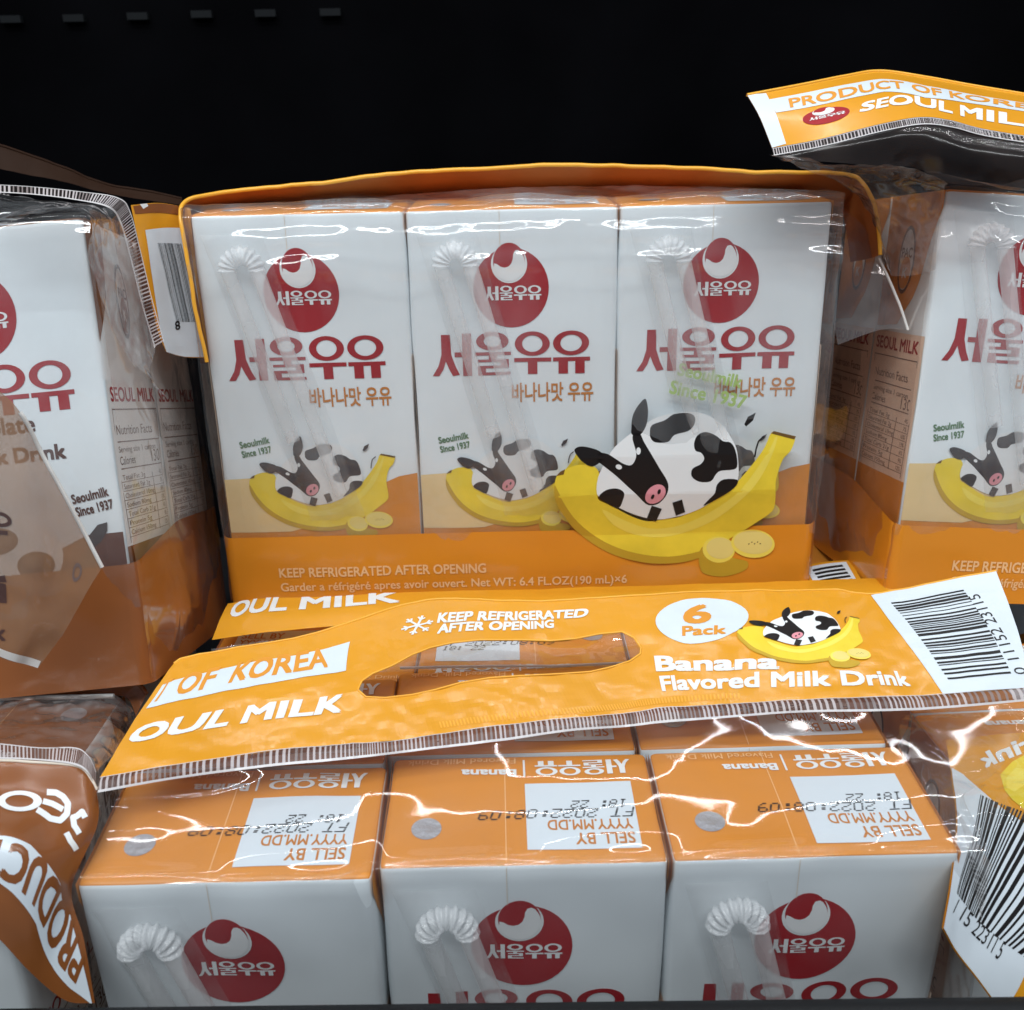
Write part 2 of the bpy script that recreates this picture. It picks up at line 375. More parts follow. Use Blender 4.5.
# ------------------------------------------------------------------ one carton (mm): x 0..W, y 0..D, z 0..H
W, D, H = 49.7, 29.7, 100.2
RAD = 1.3
def bulge(a, b, A, B, k, seed=0):
    e = lambda t: max(0.0, min(1.0, t))
    s = math.sin(math.pi * e(a / A)) ** 0.8 * math.sin(math.pi * e(b / B)) ** 0.6
    n = noise.noise(Vector((a * 0.07 + seed, b * 0.05, seed))) * 0.7 * min(1, 4 * s)
    return k * s + n
def face_pt(face, a, b, h, seed):
    """a,b: coords on the face seen from outside, left to right, bottom to top"""
    if face == 'front': return (a, -bulge(a, b, W, H, 0.55, seed) - h, b)
    if face == 'back': return (W - a, D + bulge(a, b, W, H, 0.5, seed) + h, b)
    if face == 'left': return (-bulge(a, b, D, H, 0.2, seed) - h, D - a, b)
    if face == 'right': return (W + bulge(a, b, D, H, 0.2, seed) + h, a, b)
    if face == 'top': return (a, b, H + bulge(a, b, W, D, 0.25, seed) * 0.6 + h)
    return (a, D - b, -h)
FS = {'front': (W, H), 'back': (W, H), 'left': (D, H), 'right': (D, H), 'top': (W, D), 'bottom': (W, D)}
def grid_lines(L, n): return [RAD * 0 + L * i / n for i in range(1, n)]
def side_art(v, mirror=False):
    A = Art(); d1 = 'carton_orange' if v == 'banana' else 'choc_brown'
    e = 0.25
    A.rect(e, e, D - e, 30, d1)
    fx = (lambda x: D - x) if mirror else (lambda x: x)
    if v != 'banana': A.poly([(fx(x), y) for x, y in ((D - e, 74), (D - e, H - e), (D - 9, H - e), (D - 6, 84))], d1)
    else: A.poly([(fx(x), y) for x, y in ((e + 1, 67), (14, 68), (20, 75), (25, 86), (D - e, H - 4), (D - e, H - e), (e, H - e))], d1)
    ex = fx(14.0)
    A.ell(ex, 84, 3.9, 8.4, 'brown_ink', 2); A.ell(ex, 84, 3.2, 7.4, 'white_ink', 3)
    A.ell(ex, 80.8, 2.6, 4.0, d1, 4); A.text('PAC', ex, 84.6, 2.3, 'brown_ink', 5, al='c', bold=0.02, w=5)
    A.text('K', ex, 79.6, 2.4, 'white_ink', 5, al='c', bold=0.02)
    A.text('SEOUL MILK', D / 2, 61.5, 3.0, 'red', 2, w=25, al='c', bold=0.02)
    A.rect(e, 30, D - e, 66, 'side_cream' if v == 'banana' else 'white_card', 0.5)
    for y in (59.6, 52.5, 46.6): A.rect(2, y, D - 2, y + 0.25, 'grey_ink', 2)
    A.text('Nutrition Facts', 3, 54.2, 2.1, 'grey_ink', 2, w=D - 9)
    A.text('Serving size 1 carton', 3, 50.3, 1.3, 'grey_ink', 2, w=D - 8)
    A.text('Calories', 3, 47.6, 1.8, 'brown_ink', 2); A.text('130', D - 3, 47.4, 2.8, 'grey_ink', 2, al='r')
    for i, s in enumerate(('Total Fat 3g', 'Saturated Fat 2g', 'Cholesterol 10mg', 'Sodium 80mg', 'Total Carb 21g', 'Protein 5g', 'Calcium 150mg')):
        y = 44.3 - i * 2.0
        A.text(s, 3, y, 1.05, 'grey_ink', 2, w=13 + (i * 37 % 5)); A.text('%d%%' % (4 + i * 3 % 10), D - 3, y, 1.05, 'grey_ink', 2, al='r')
        A.rect(2, y - 0.5, D - 2, y - 0.38, 'grey_ink', 2)
    A.rect(D * .68, 31.6, D * .69, 45, 'grey_ink', 2)
    A.rect(2, 30.6, 2.2, 60, 'grey_ink', 2); A.rect(D - 2.2, 30.6, D - 2, 60, 'grey_ink', 2)
    return A
def front_art(v):
    A = Art(); e = 0.3
    if v == 'banana':
        A.poly([(e, e), (W - e, e), (W - e, 35.6), (W - 5, 34.8), (W - 12, 32), (W - 22, 28), (14, 26), (e, 27)], 'carton_orange', 2)
        A.poly([(e, 20.5), (16, 20.5), (30, 24), (24, 31), (10, 35.6), (e, 35.0)], 'carton_cream', 4.5)
        A.add(cow_banana('soft_black', 6), lambda x, y: (6.6 + (x - 107) / 728 * 37.4, 20.4 + (y + 541) / 420 * 22.4))
        A.text('Seoulmilk', 5.4, 43.2, 1.6, 'green_ink', 2, w=7.6, bold=0.03, rot=10); A.text('Since 1937', 5.7, 40.8, 1.6, 'green_ink', 2, w=7.6, bold=0.03, rot=10)
        A.text('바나나맛 우유', 44.0, 54.0, 3.6, 'ochre_ink', 2, al='r', w=20, bold=0.02)
    else:
        A.poly([(e, e), (W - e, e), (W - e, 33.4), (W - 8, 33.4), (W - 14, 31), (20, 27), (10, 29), (e, 31)], 'choc_dark', 2)
        A.text('Chocolate', 34.0, 56.6, 3.4, 'brown_ink', 2, al='r', bold=0.02); A.text('Milk Drink', 39.6, 50.4, 3.0, 'brown_ink', 2, al='r', w=20, bold=0.03)
        A.text('Seoulmilk', 39.6, 40.4, 1.9, 'brown_ink', 3, w=8.0, bold=0.03, rot=8); A.text('Since 1937', 40.1, 37.6, 1.9, 'brown_ink', 3, w=8.2, bold=0.03, rot=8)
        A.poly([(42, 24), (42.6, 28), (43, 30.8), (44.6, 31.8), (46.2, 34.0), (46.4, 35.8), (44.2, 35.4), (42.2, 33.4), (41.4, 30.8), (39, 28)], 'soft_black', 4)
        A.ell(24, 30, 12, 9, 'white_ink', 3); A.ell(22, 34, 5, 3, 'soft_black', 4); A.ell(30, 28, 4, 3, 'soft_black', 4)
    A.add(wordmark('red', 2), lambda x, y: (4.6 + x / 100 * 38.6, 60.6 + y / 26 * 10.6))
    A.add(roundel(24.3, 81.6, 9.0, 9.4), lambda x, y: (x, y)); A.rect(21.8, 91.2, 21.95, H - .5, 'cream_edge', 3)
    return A
def top_art(v, seed=0):
    A = Art(); B = Art(); e = 0.25
    # lettering reads from behind: draw it upright then turn it round
    B.rect(3.2, 4.0, 24.2, 25.0, 'white_label', 2) if False else None
    c = 'ochre_ink' if v == 'banana' else 'brown_ink'
    A.rect(25.6, 3.0, 45.6, 20.6, 'white_label', 2)
    C = Art()
    C.text('SELL BY', 0, 0, 2.7, c, 3, w=10.4, bold=0.015); C.text('YYYY.MM.DD', 0, -3.4, 2.5, c, 3, w=15.2, bold=0.015)
    C.add(dots('FT 2022:08:09', -0.2 + 0.8 * math.sin(seed * 2.1), -6.3 + 0.4 * math.cos(seed * 1.7), 28.5, 2.5, 'black_ink', 3), lambda x, y: (x, y))
    C.add(dots('18: 22', 0.8 + 0.8 * math.sin(seed * 2.1), -8.5 + 0.4 * math.cos(seed * 1.7), 10.5, 2.2, 'black_ink', 4), lambda x, y: (x, y))
    A.add(C, lambda x, y: (44.6 - x, 6.9 - y))
    C = Art(); C.add(wordmark('white_ink', 3), lambda x, y: (x / 100 * 18.5, y / 26 * 4.4))
    C.rect(20.4, -0.4, 20.8, 4.6, 'white_ink', 3)
    C.text('Banana' if v == 'banana' else 'Chocolate', 22.2, 2.4, 2.0, 'white_ink', 3, w=10.4, bold=0.03); C.text('Flavored Milk Drink', 22.2, -1.0, 1.6, 'pale_peach_ink', 3, w=21, bold=0.01)
    A.add(C, lambda x, y: (46.2 - x, 27.2 - y))
    A.ell(7.9 + 0.2 * math.sin(seed), 9.0, 2.7, 2.7, 'foil', 2)
    A.rect(21.8, 0.5, 21.95, D - .5, 'pale_peach_ink', 1)
    return A
def carton_mesh(v, seed, detail=True):
    parts = []; body = 'carton_orange' if v == 'banana' else 'choc_brown'
    for f, (A, B) in FS.items():
        nx, ny = (int(A / 3), int(B / 3)); r = RAD
        xs = [0, r * .3, r] + [r + (A - 2 * r) * i / nx for i in range(1, nx)] + [A - r, A - r * .3, A]
        ys = [0, r * .3, r] + [r + (B - 2 * r) * i / ny for i in range(1, ny)] + [B - r, B - r * .3, B]
        vs = []
        for y in ys:
            for x in xs:
                p = Vector(face_pt(f, x, y, 0, seed))
                p0 = Vector({'front': (x, 0, y), 'back': (W - x, D, y), 'left': (0, D - x, y), 'right': (W, x, y), 'top': (x, y, H), 'bottom': (x, D - y, 0)}[f])
                q = Vector((min(max(p0.x, r), W - r), min(max(p0.y, r), D - r), min(max(p0.z, r), H - r)))
                p = q + (p0 - q).normalized() * r + (p - p0)
                vs.append(p)
        n = len(xs); fs = []; ms = []
        for j in range(len(ys) - 1):
            for i in range(n - 1):
                fs.append((j * n + i, j * n + i + 1, (j + 1) * n + i + 1, (j + 1) * n + i))
                z = (ys[j] + ys[j + 1]) / 2
                ms.append(body if f == 'top' or (f != 'bottom' and ys[j] >= H - r * .9) else 'white_card')
        if f == 'bottom': fs = [q[::-1] for q in fs] if False else fs
        parts.append((vs, fs, ms))
    if detail:
        gx = grid_lines(W, 12); gz = grid_lines(H, 24); gd = grid_lines(D, 7)
        inset = lambda f: (lambda x, y, h: face_pt(f, x, y, h, seed))
        parts.append(art_part(front_art(v), inset('front'), gx, gz))
        parts.append(art_part(top_art(v, seed), inset('top'), gx, gd))
        parts.append(art_part(side_art(v), inset('left'), gd, gz, base=0.06))
        parts.append(art_part(side_art(v, True), inset('right'), gd, gz, base=0.06))
    return bake('carton', parts, 'mesh')
CM = {('banana', i): carton_mesh('banana', i * 3.7 + 1) for i in range(3)}
CM[('choc', 0)] = carton_mesh('choc', 5.5)
CM['choc', 1] = CM['choc', 2] = CM['choc', 0]

# ---- straw: U-bent, ribbed at the bend, inside a clear sleeve, on the carton's front (local carton mm)
def tube(path, rad, n=10):
    vs, fs = [], []
    P = [Vector(p) for p in path]
    for i, p in enumerate(P):
        t = (P[min(i + 1, len(P) - 1)] - P[max(i - 1, 0)]).normalized()
        a = t.cross(Vector((0, 1, 0)));  a = a.normalized() if a.length > 1e-4 else Vector((1, 0, 0)); b = t.cross(a).normalized()
        r = rad(i) if callable(rad) else rad
        for k in range(n): vs.append(p + (a * math.cos(2 * math.pi * k / n) + b * math.sin(2 * math.pi * k / n)) * r)
    for i in range(len(P) - 1):
        for k in range(n): fs.append((i * n + k, i * n + (k + 1) % n, (i + 1) * n + (k + 1) % n, (i + 1) * n + k))
    return vs, fs
def straw_mesh(tx):
    parts = []; cx, cz, rb = 11.4, 87.5, 3.4; y = -2.6
    k = tx    # lean: dx per mm down
    leg1 = [(cx - rb + k * s, y, cz - s) for s in nrange(0, 42, 14)]
    leg2 = [(cx + rb + k * s, y, cz - s) for s in nrange(0, 56, 14)]
    parts.append((*tube(leg1, 1.75), 'straw_plastic')); parts.append((*tube(leg2, 1.75), 'straw_plastic'))
    # bellows: a row of discs around the bend
    NB = 90
    arc = [(cx - rb * math.cos(math.pi * i / NB), y, cz + rb * math.sin(math.pi * i / NB)) for i in range(NB + 1)]
    parts.append((*tube(arc, lambda i: 1.75 + 0.62 * (0.5 + 0.5 * math.cos(i / NB * 2 * math.pi * 10))), 'straw_rib'))
    return bake('straw', parts, 'mesh')
def sleeve_mesh(tx):
    cx, cz = 11.4, 87.5; parts = []; nx, nz = 30, 70; vs = []
    for j in range(nz + 1):
        t = j / nz; s = -8 + t * 72
        for i in range(nx + 1):
            a = i / nx; x = cx - 7.2 + 14.4 * a + tx * s
            y = -0.75 - 3.9 * math.sin(math.pi * a) ** 0.6 * min(1, (t * 8), (1 - t) * 8) + 0.5 * noise.noise(Vector((x * .35, s * .25, 1.3)))
            vs.append((x, min(y, -0.7), cz - s))
    n = nx + 1
    fs = [(j * n + i, j * n + i + 1, (j + 1) * n + i + 1, (j + 1) * n + i) for j in range(nz) for i in range(nx)]
    parts.append((vs, fs, 'sleeve')); return bake('straw_sleeve', parts, 'mesh')
STRAW, SLEEVE = straw_mesh(0.27), sleeve_mesh(0.27)

def put_carton(root, v, i, m=None, straw=True):
    o = newobj('carton', CM[(v, i % 3)], root)
    o.matrix_local = m
    if straw:
        newobj('straw', STRAW, o); newobj('straw_sleeve', SLEEVE, o)
    return o

# ------------------------------------------------------------------ sheets (curved film and header pieces)
def catmull(P, t):
    n = len(P) - 1; x = max(0, min(n - 1e-9, t * n)); i = int(x); f = x - i
    p1, p2 = P[i], P[i + 1]; p0 = P[i - 1] if i > 0 else p1 * 2 - p2; p3 = P[i + 2] if i + 2 <= n else p2 * 2 - p1
    return 0.5 * ((2 * p1) + (p2 - p0) * f + (2 * p0 - 5 * p1 + 4 * p2 - p3) * f * f + (3 * p1 - p0 - 3 * p2 + p3) * f ** 3)
class Sheet:
    """rows: list of rows (t), each a list of points (s), same length. outward normal = ds x dt (flip=-1 reverses)"""
    def __init__(s, rows, wr=0.0, wf=0.05, flip=1, seed=0.0, ns=160, nt=60, fn=None, hf=0.4, rd=0.9):
        s.rows, s.wr, s.wf, s.flip, s.seed, s.fn = rows, wr, wf, flip, seed, fn
        s.ns, s.nt = ns, nt
        G = [[s.raw(i / ns, j / nt) for i in range(ns + 1)] for j in range(nt + 1)]
        Nn = [[None] * (ns + 1) for _ in range(nt + 1)]
        for j in range(nt + 1):
            for i in range(ns + 1):
                a = G[j][min(i + 1, ns)] - G[j][max(i - 1, 0)]; b = G[min(j + 1, nt)][i] - G[max(j - 1, 0)][i]
                c = a.cross(b); Nn[j][i] = (c.normalized() if c.length > 1e-9 else Vector((0, 0, 1))) * flip
        if wr or fn:
            for j in range(nt + 1):
                for i in range(ns + 1):
                    p = G[j][i]; w = 0
                    if wr:
                        q = p * wf + Vector((s.seed, 0, 0))
                        w = wr * (noise.noise(q) + rd * (0.35 - abs(noise.noise(q * 1.9 + Vector((9, 3, 1))))) + hf * noise.noise(q * 4.1))
                    if fn: w += fn(i / ns, j / nt)
                    G[j][i] = p + Nn[j][i] * w
        s.G, s.N = G, Nn
    def raw(s, a, b): return catmull([catmull(r, a) for r in s.rows], b)
    def at(s, a, b, h=0.0):
        x = max(0, min(s.ns - 1e-6, a * s.ns)); y = max(0, min(s.nt - 1e-6, b * s.nt)); i, j = int(x), int(y); f, g = x - i, y - j
        L = lambda T: (T[j][i] * (1 - f) + T[j][i + 1] * f) * (1 - g) + (T[j + 1][i] * (1 - f) + T[j + 1][i + 1] * f) * g
        return L(s.G) + L(s.N) * h
    def st(s, u, v):
        if not hasattr(s, 'pr'):
            s.pr = np.array([[proj(p) for p in r] for r in s.G])
        d = (s.pr[:, :, 0] - u) ** 2 + (s.pr[:, :, 1] - v) ** 2; j, i = np.unravel_index(d.argmin(), d.shape)
        a, b = i / s.ns, j / s.nt
        for _ in range(12):
            p = np.array(proj(s.at(a, b))); e = 1e-3
            ja = (np.array(proj(s.at(min(a + e, 1), b))) - np.array(proj(s.at(max(a - e, 0), b)))) / (min(a + e, 1) - max(a - e, 0))
            jb = (np.array(proj(s.at(a, min(b + e, 1)))) - np.array(proj(s.at(a, max(b - e, 0))))) / (min(b + e, 1) - max(b - e, 0))
            try: q = np.linalg.solve(np.array([ja, jb]).T, np.array([u, v]) - p)
            except Exception: break
            a = max(0, min(1, a + q[0])); b = max(0, min(1, b + q[1]))
        return (a, b)
    def part(s, m, h=0.0):
        n = s.ns + 1
        vs = [s.G[j][i] + s.N[j][i] * h for j in range(s.nt + 1) for i in range(n)]
        fs = [(j * n + i, j * n + i + 1, (j + 1) * n + i + 1, (j + 1) * n + i) for j in range(s.nt) for i in range(s.ns)]
        return vs, fs, m
    def artp(s, art, base=0.06, gs=None, gt=None):
        gs = gs or min(s.ns, 90); gt = gt or min(s.nt, 24)
        return art_part(art, lambda a, b, h: s.at(a, b, h), [i / gs for i in range(1, gs)], [i / gt for i in range(1, gt)], base)
    def pxpoly(s, A, pts, m, l=1, holes=()):
        return A.poly([s.st(*p) for p in pts], m, l, [[s.st(*p) for p in h] for h in holes])
    def pxart(s, A, art, box, o, xr, yu, dl=0):
        """place art drawn in box (x0,y0,x1,y1) so that its lower left, lower right, upper left fall at the given photo points"""
        so, sx, sy = (np.array(s.st(*p)) for p in (o, xr, yu)); x0, y0, x1, y1 = box
        def f(x, y):
            r = so + (sx - so) * (x - x0) / (x1 - x0) + (sy - so) * (y - y0) / (y1 - y0); return (float(r[0]), float(r[1]))
        return A.add(art, f, dl)
    def pxtext(s, A, body, o, xr, yu, m, l=2, bold=0.01, slant=0):
        T = Art().text(body, 0, 0, 1, m, l, bold=bold, slant=slant); xs = [p[0] for t, _, _ in T.t for p in t]
        return s.pxart(A, T, (min(xs), 0, max(xs), 1), o, xr, yu)
def seal(sh, A, rib='seal_rib', dark='seal_dark', n=120, b0=0.0, b1=1.0):
    """crimped heat seal: dark strip, pale ribs, edge line - drawn across a narrow sheet"""
    A.rect(0, b0, 1, b1, dark, 1)
    for i in range(n):
        a = (i + 0.25 + R.uniform(-.07, .07)) / n; q0, q1 = R.uniform(0, .10), R.uniform(0, .10)
        A.rect(a, b0 + q0, a + R.uniform(.30, .50) / n, b1 - q1, rib if noise.noise(Vector((i * .13, n, 0))) + R.uniform(-.25, .25) > -.12 else 'rib_dim', 2)
    A.rect(0, b1 - 0.12, 1, b1, 'seal_edge', 3); A.rect(0, b0, 1, b0 + 0.07, 'seal_edge', 3)
    return A

# ------------------------------------------------------------------ pose helper
def rot(yaw, pitch, roll): return Matrix.Rotation(yaw, 3, 'Z') @ Matrix.Rotation(pitch, 3, 'X') @ Matrix.Rotation(roll, 3, 'Y')
def cartons(root, v, rows=2, cols=(0, 1, 2), x0=0.0, straw_rows=(0,), jitter=0.3):
    for r_ in range(rows):
        for c in cols:
            m = Matrix.Translation(Vector((x0 + c * 50.0 + R.uniform(-.1, .1), r_ * 30.3 + R.uniform(0, jitter), 0)) * MM) @ Matrix.Rotation(R.uniform(-.004, .004), 4, 'Z')
            put_carton(root, v, c, m, straw=r_ in straw_rows)

def wrap_band(root, L, Dp, z1, m, arts=None, off=1.9, x0=0.0, name='printed_band'):
    """opaque printed film band round the foot of an upright pack (local mm); arts: Art in (front mm, z mm)"""
    r = 3.0; path = []; X0, X1, Y0, Y1 = x0 - off, x0 + L + off, -off, Dp + off
    def corner(cx, cy, a0):
        return [(cx + r * math.cos(math.radians(a0 + k * 15)), cy + r * math.sin(math.radians(a0 + k * 15))) for k in range(7)]
    loop = corner(X0 + r, Y0 + r, 180) + [(X0 + r + (X1 - X0 - 2 * r) * i / 40, Y0) for i in range(1, 40)] + corner(X1 - r, Y0 + r, 270) + \
           [(X1, Y0 + r + (Y1 - Y0 - 2 * r) * i / 12) for i in range(1, 12)] + corner(X1 - r, Y1 - r, 0) + corner(X0 + r, Y1 - r, 90) + [(X0, Y1 - r - (Y1 - Y0 - 2 * r) * i / 12) for i in range(1, 12)]
    nz = 10; vs, fs = [], []; n = len(loop)
    for j in range(nz + 1):
        for i, (x, y) in enumerate(loop):
            on_side = x < X0 + r * .5 or x > X1 - r * .5
            top = z1 + (min(1, max(0, (y - Y0) / 30)) * 6 if on_side else 0)
            z = top * j / nz
            d = 0.35 * noise.noise(Vector((x * .05, y * .05, z * .12 + 3)))
            vs.append((x, y - (d if y <= Y0 + .01 else 0), z))
    for j in range(nz):
        for i in range(n): fs.append((j * n + i, j * n + (i + 1) % n, (j + 1) * n + (i + 1) % n, (j + 1) * n + i))
    parts = [(vs, fs, m)]
    if arts:
        gz = [z1 * i / nz for i in range(1, nz)]
        def fm(x, z, h):
            d = 0.35 * noise.noise(Vector((x * .05, Y0 * .05, min(z, z1) * .12 + 3)))
            return (x, Y0 - d - h, z)
        parts.append(art_part(arts, fm, [x0 + L * i / 50 for i in range(51)], gz, base=0.12))
    return bake(name, parts, root)

def upright_film(root, L, Dp, x0=0.0, m='film_front', seed=0.0, bulge_top=4.0, ridge=1.0):
    X0, X1 = x0 - 1.6, x0 + L + 1.6; cols = 12
    def row(y, z, j=0.0, k=0.0): return [Vector((X0 + (X1 - X0) * i / cols, y - k * ridge * (0.75 + 0.25 * math.sin(i * 1.9 + seed * 2)) + j * math.sin(i * 2.3 + seed), z + j * math.cos(i * 1.7 + seed))) for i in range(cols + 1)]
    rows = [row(24, H + bulge_top + 3, 1.2), row(12, H + bulge_top + .8, 1.0), row(4, H + 1.9, .5), row(-.4, H + .1, .35), row(-1.5, H - 3, .3, 0), row(-1.9, H - 6, .4, 1.6), row(-2.2, H - 9, .4, .3), row(-2.4, H - 12.5, .5, 1.7), row(-2.5, H - 17, .3, .1), row(-2.4, H - 26, .3), row(-3.8, H - 40, .3), row(-3.6, H - 60, .3), row(-2.4, 30, .2), row(-1.7, 21, .05), row(-1.35, 17, .0)]
    sh = Sheet(rows, wr=0.55, wf=0.06, flip=-1, seed=seed, ns=150, nt=150)
    # never inside the cartons or the straws' sleeves
    parts = [sh.part(m)]
    for xs, fl in ((X0, 1), (X1, -1)):
        rr = [[Vector((xs, -1.2 + (Dp + 2.4) * i / 4, z)) for i in range(5)] for z in (H + 1.5, H * .7, H * .45, H * .2, 1)]
        s2 = Sheet(rr, wr=0.45, wf=0.05, hf=.1, flip=fl, seed=seed + xs, ns=40, nt=70, fn=lambda a, b: 1.6 * math.sin(math.pi * a) * math.sin(math.pi * b))
        parts.append(s2.part('film_side'))
    return bake('clear_film', parts, root)

KEEP = 'KEEP REFRIGERATED AFTER OPENING'
# =================================================================== upper middle pack (hero at back)
g = empty('milk_multipack', (-73.1, 247.7, 100.4), rot(.0054, .0085, -.0053))
tag(g, 'upright six pack of white banana milk cartons standing centre on top of the other packs', 'milk pack', 'banana milk multipacks')
cartons(g, 'banana', straw_rows=(0, 1))
A = Art()
A.text(KEEP, 12, 8.2, 2.6, 'pale_peach_ink', 1, w=54, bold=0.02)
A.text('Garder a réfrigéré apres avoir ouvert. Net WT: 6.4 FL.OZ(190 mL)×6', 12, 4.2, 2.3, 'pale_peach_ink', 1, w=91, bold=0.015)
wrap_band(g, 150, 60.6, 19.6, 'band_orange', A)
A = Art()
BX, BY = (84.0, 143.8), (7.4, 57.2)
A.add(cow_banana('black_ink', 1), lambda x, y: (BX[0] + (x - 107) / 728 * (BX[1] - BX[0]), BY[0] + 2.2 + (y + 541) / 484 * (BY[1] - BY[0] - 5)))
A.text('Seoulmilk', 114.3, 60.0, 2.9, 'lime_ink', 1, w=16, bold=0.03, rot=-13); A.text('Since 1937', 112.4, 55.6, 3.1, 'lime_ink', 1, w=19, bold=0.03, rot=-13)
bake('printed_cow', [art_part(A, lambda x, z, h: (x, -1.9 - max(0, min(1, (z - 18) / 12)) * 2.4 * max(0, min(1, (60 - z) / 20)) - h, z), [84 + 2 * i for i in range(34)], [8 + 3 * i for i in range(20)], base=0.2)], g)
upright_film(g, 150, 60.6, seed=2.0, bulge_top=-1.5)
# orange header folded up behind: inner face's shade put into its colour, lit rim
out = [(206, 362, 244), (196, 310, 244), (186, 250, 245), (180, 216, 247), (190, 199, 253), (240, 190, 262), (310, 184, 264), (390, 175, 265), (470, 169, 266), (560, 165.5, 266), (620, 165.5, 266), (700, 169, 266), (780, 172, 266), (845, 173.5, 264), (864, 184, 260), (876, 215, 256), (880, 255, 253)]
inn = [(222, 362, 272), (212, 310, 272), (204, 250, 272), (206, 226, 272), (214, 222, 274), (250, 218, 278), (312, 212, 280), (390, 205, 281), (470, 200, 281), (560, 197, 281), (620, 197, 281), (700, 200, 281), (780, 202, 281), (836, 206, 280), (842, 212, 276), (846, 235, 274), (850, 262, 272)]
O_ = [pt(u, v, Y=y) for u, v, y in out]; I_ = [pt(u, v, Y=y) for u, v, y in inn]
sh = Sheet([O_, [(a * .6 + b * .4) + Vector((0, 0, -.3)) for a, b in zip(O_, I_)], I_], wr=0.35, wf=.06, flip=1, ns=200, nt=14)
hp = [sh.part('header_inside_shaded'), ( *tube([sh.at(i / 200, 0) for i in range(201)], 0.5, 8), 'header_edge')]
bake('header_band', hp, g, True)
# translucent corner of the bag at the right of the pack
rows = [[pt(838, 205, Y=262), pt(862, 225, Y=262), pt(880, 258, Y=258)], [pt(836, 262, Y=256), pt(866, 270, Y=256), pt(887, 275, Y=255)], [pt(832, 310, Y=254), pt(870, 300, Y=254), pt(900, 306, Y=252)], [pt(838, 345, Y=254), pt(880, 330, Y=252), pt(908, 330, Y=250)]]
sh = Sheet(rows, wr=0.5, wf=.08, ns=40, nt=40)
bake('film_corner', [sh.part('film_fold'), (*tube([sh.at(1, j / 40) for j in range(41)], 0.35, 6), 'film_edge')], g, True)
# dark handle slot glimpsed in the folded header
top_rows = [[pt(u, v, Y=y) for u, v, y in r] for r in (
    [(204, 211, 262), (300, 204, 264), (400, 195, 266), (520, 187, 267), (640, 186, 267), (760, 189, 267), (844, 194, 264)],
    [(192, 212, 250), (300, 206, 252), (400, 202, 253), (520, 198, 253), (640, 198, 253), (760, 196, 252), (842, 198, 250)])]
sh = Sheet(top_rows, wr=.45, wf=.09, ns=160, nt=20, hf=.2)
bake('film_gusset', [sh.part('film')], g, True)

# =================================================================== left upper pack (chocolate)
gl = empty('milk_multipack', (-80.56, 197.26, 105.9), rot(.0032, -.2571, -.0787))
tag(gl, 'upright chocolate milk multipack at the left edge with red oval and brown foot', 'milk pack', 'chocolate milk multipacks')
cartons(gl, 'choc', rows=2, cols=(0, 1), x0=-100, straw_rows=())
wrap_band(gl, 100, 60.6, 26.5, 'band_brown', x0=-100)
upright_film(gl, 100, 60.6, x0=-100, seed=7.0, m='film', ridge=0)

# header of the left pack: crimped seam falling to the right, with a barcode label
sm_t = [(-30, 184, 226), (30, 187, 228), (80, 192, 230), (118, 198, 232), (130, 212, 233), (140, 250, 233), (152, 300, 232), (164, 342, 230)]
sm_b = [(-30, 192, 223), (30, 195, 225), (78, 201, 227), (108, 208, 229), (119, 222, 230), (129, 256, 230), (141, 304, 229), (154, 348, 228)]
T_ = [pt(u, v, Y=y) for u, v, y in sm_t]; B_ = [pt(u, v, Y=y) for u, v, y in sm_b]
sh = Sheet([T_, B_], ns=120, nt=6, flip=-1)
A = seal(sh, Art(), n=92, rib='seal_rib', dark='film_smoke')
bake('heat_seal', [sh.artp(A, gs=90, gt=3)], gl, True)
lab = [[(131, 205, 242), (160, 203, 248), (190, 208, 252)], [(143, 262, 240), (170, 262, 248), (200, 262, 252)], [(156, 325, 240), (180, 325, 247), (208, 325, 251)], [(166, 352, 240), (184, 357, 246), (209, 358, 250)]]
sh = Sheet([[pt(u, v, Y=y) for u, v, y in r] for r in lab], wr=0.2, wf=.08, flip=-1, ns=30, nt=50)
A = Art()
sh.pxpoly(A, [(145, 230), (186, 228), (204, 357), (166, 352)], 'white_label', 1)
sh.pxpoly(A, [(133, 206), (181, 206), (184, 216), (135, 214)], 'header_brown', 1)
sh.pxpoly(A, [(139, 199 + 2), (146, 200), (148, 206), (143, 209)], 'white_ink', 2)
sh.pxart(A, barcode(0, 0, 10, 10, 3), (0, 0, 10, 10), (176, 322), (198, 322), (157, 243), 2)
sh.pxtext(A, '8', (175, 330), (180, 329), (174, 322), 'black_ink', 4, bold=0.02)
bake('header_band', [sh.part('header_orange'), sh.artp(A)], gl, True)
# slack film between seam and carton
fr = [[(-30, 193, 222), (40, 197, 225), (100, 207, 228), (122, 225, 229), (142, 310, 229), (156, 350, 228)],
      [(-30, 205, 214), (40, 206, 215), (90, 212, 216), (108, 250, 220), (128, 330, 222), (150, 372, 222)],
      [(-30, 216, 207), (40, 215, 207), (84, 216, 207), (92, 262, 212), (118, 345, 216), (168, 400, 220)]]
sh = Sheet([[pt(u, v, Y=y) for u, v, y in r] for r in fr], wr=1.1, wf=.08, flip=-1, ns=90, nt=40)
bake('clear_film', [sh.part('film_fold')], gl, True)
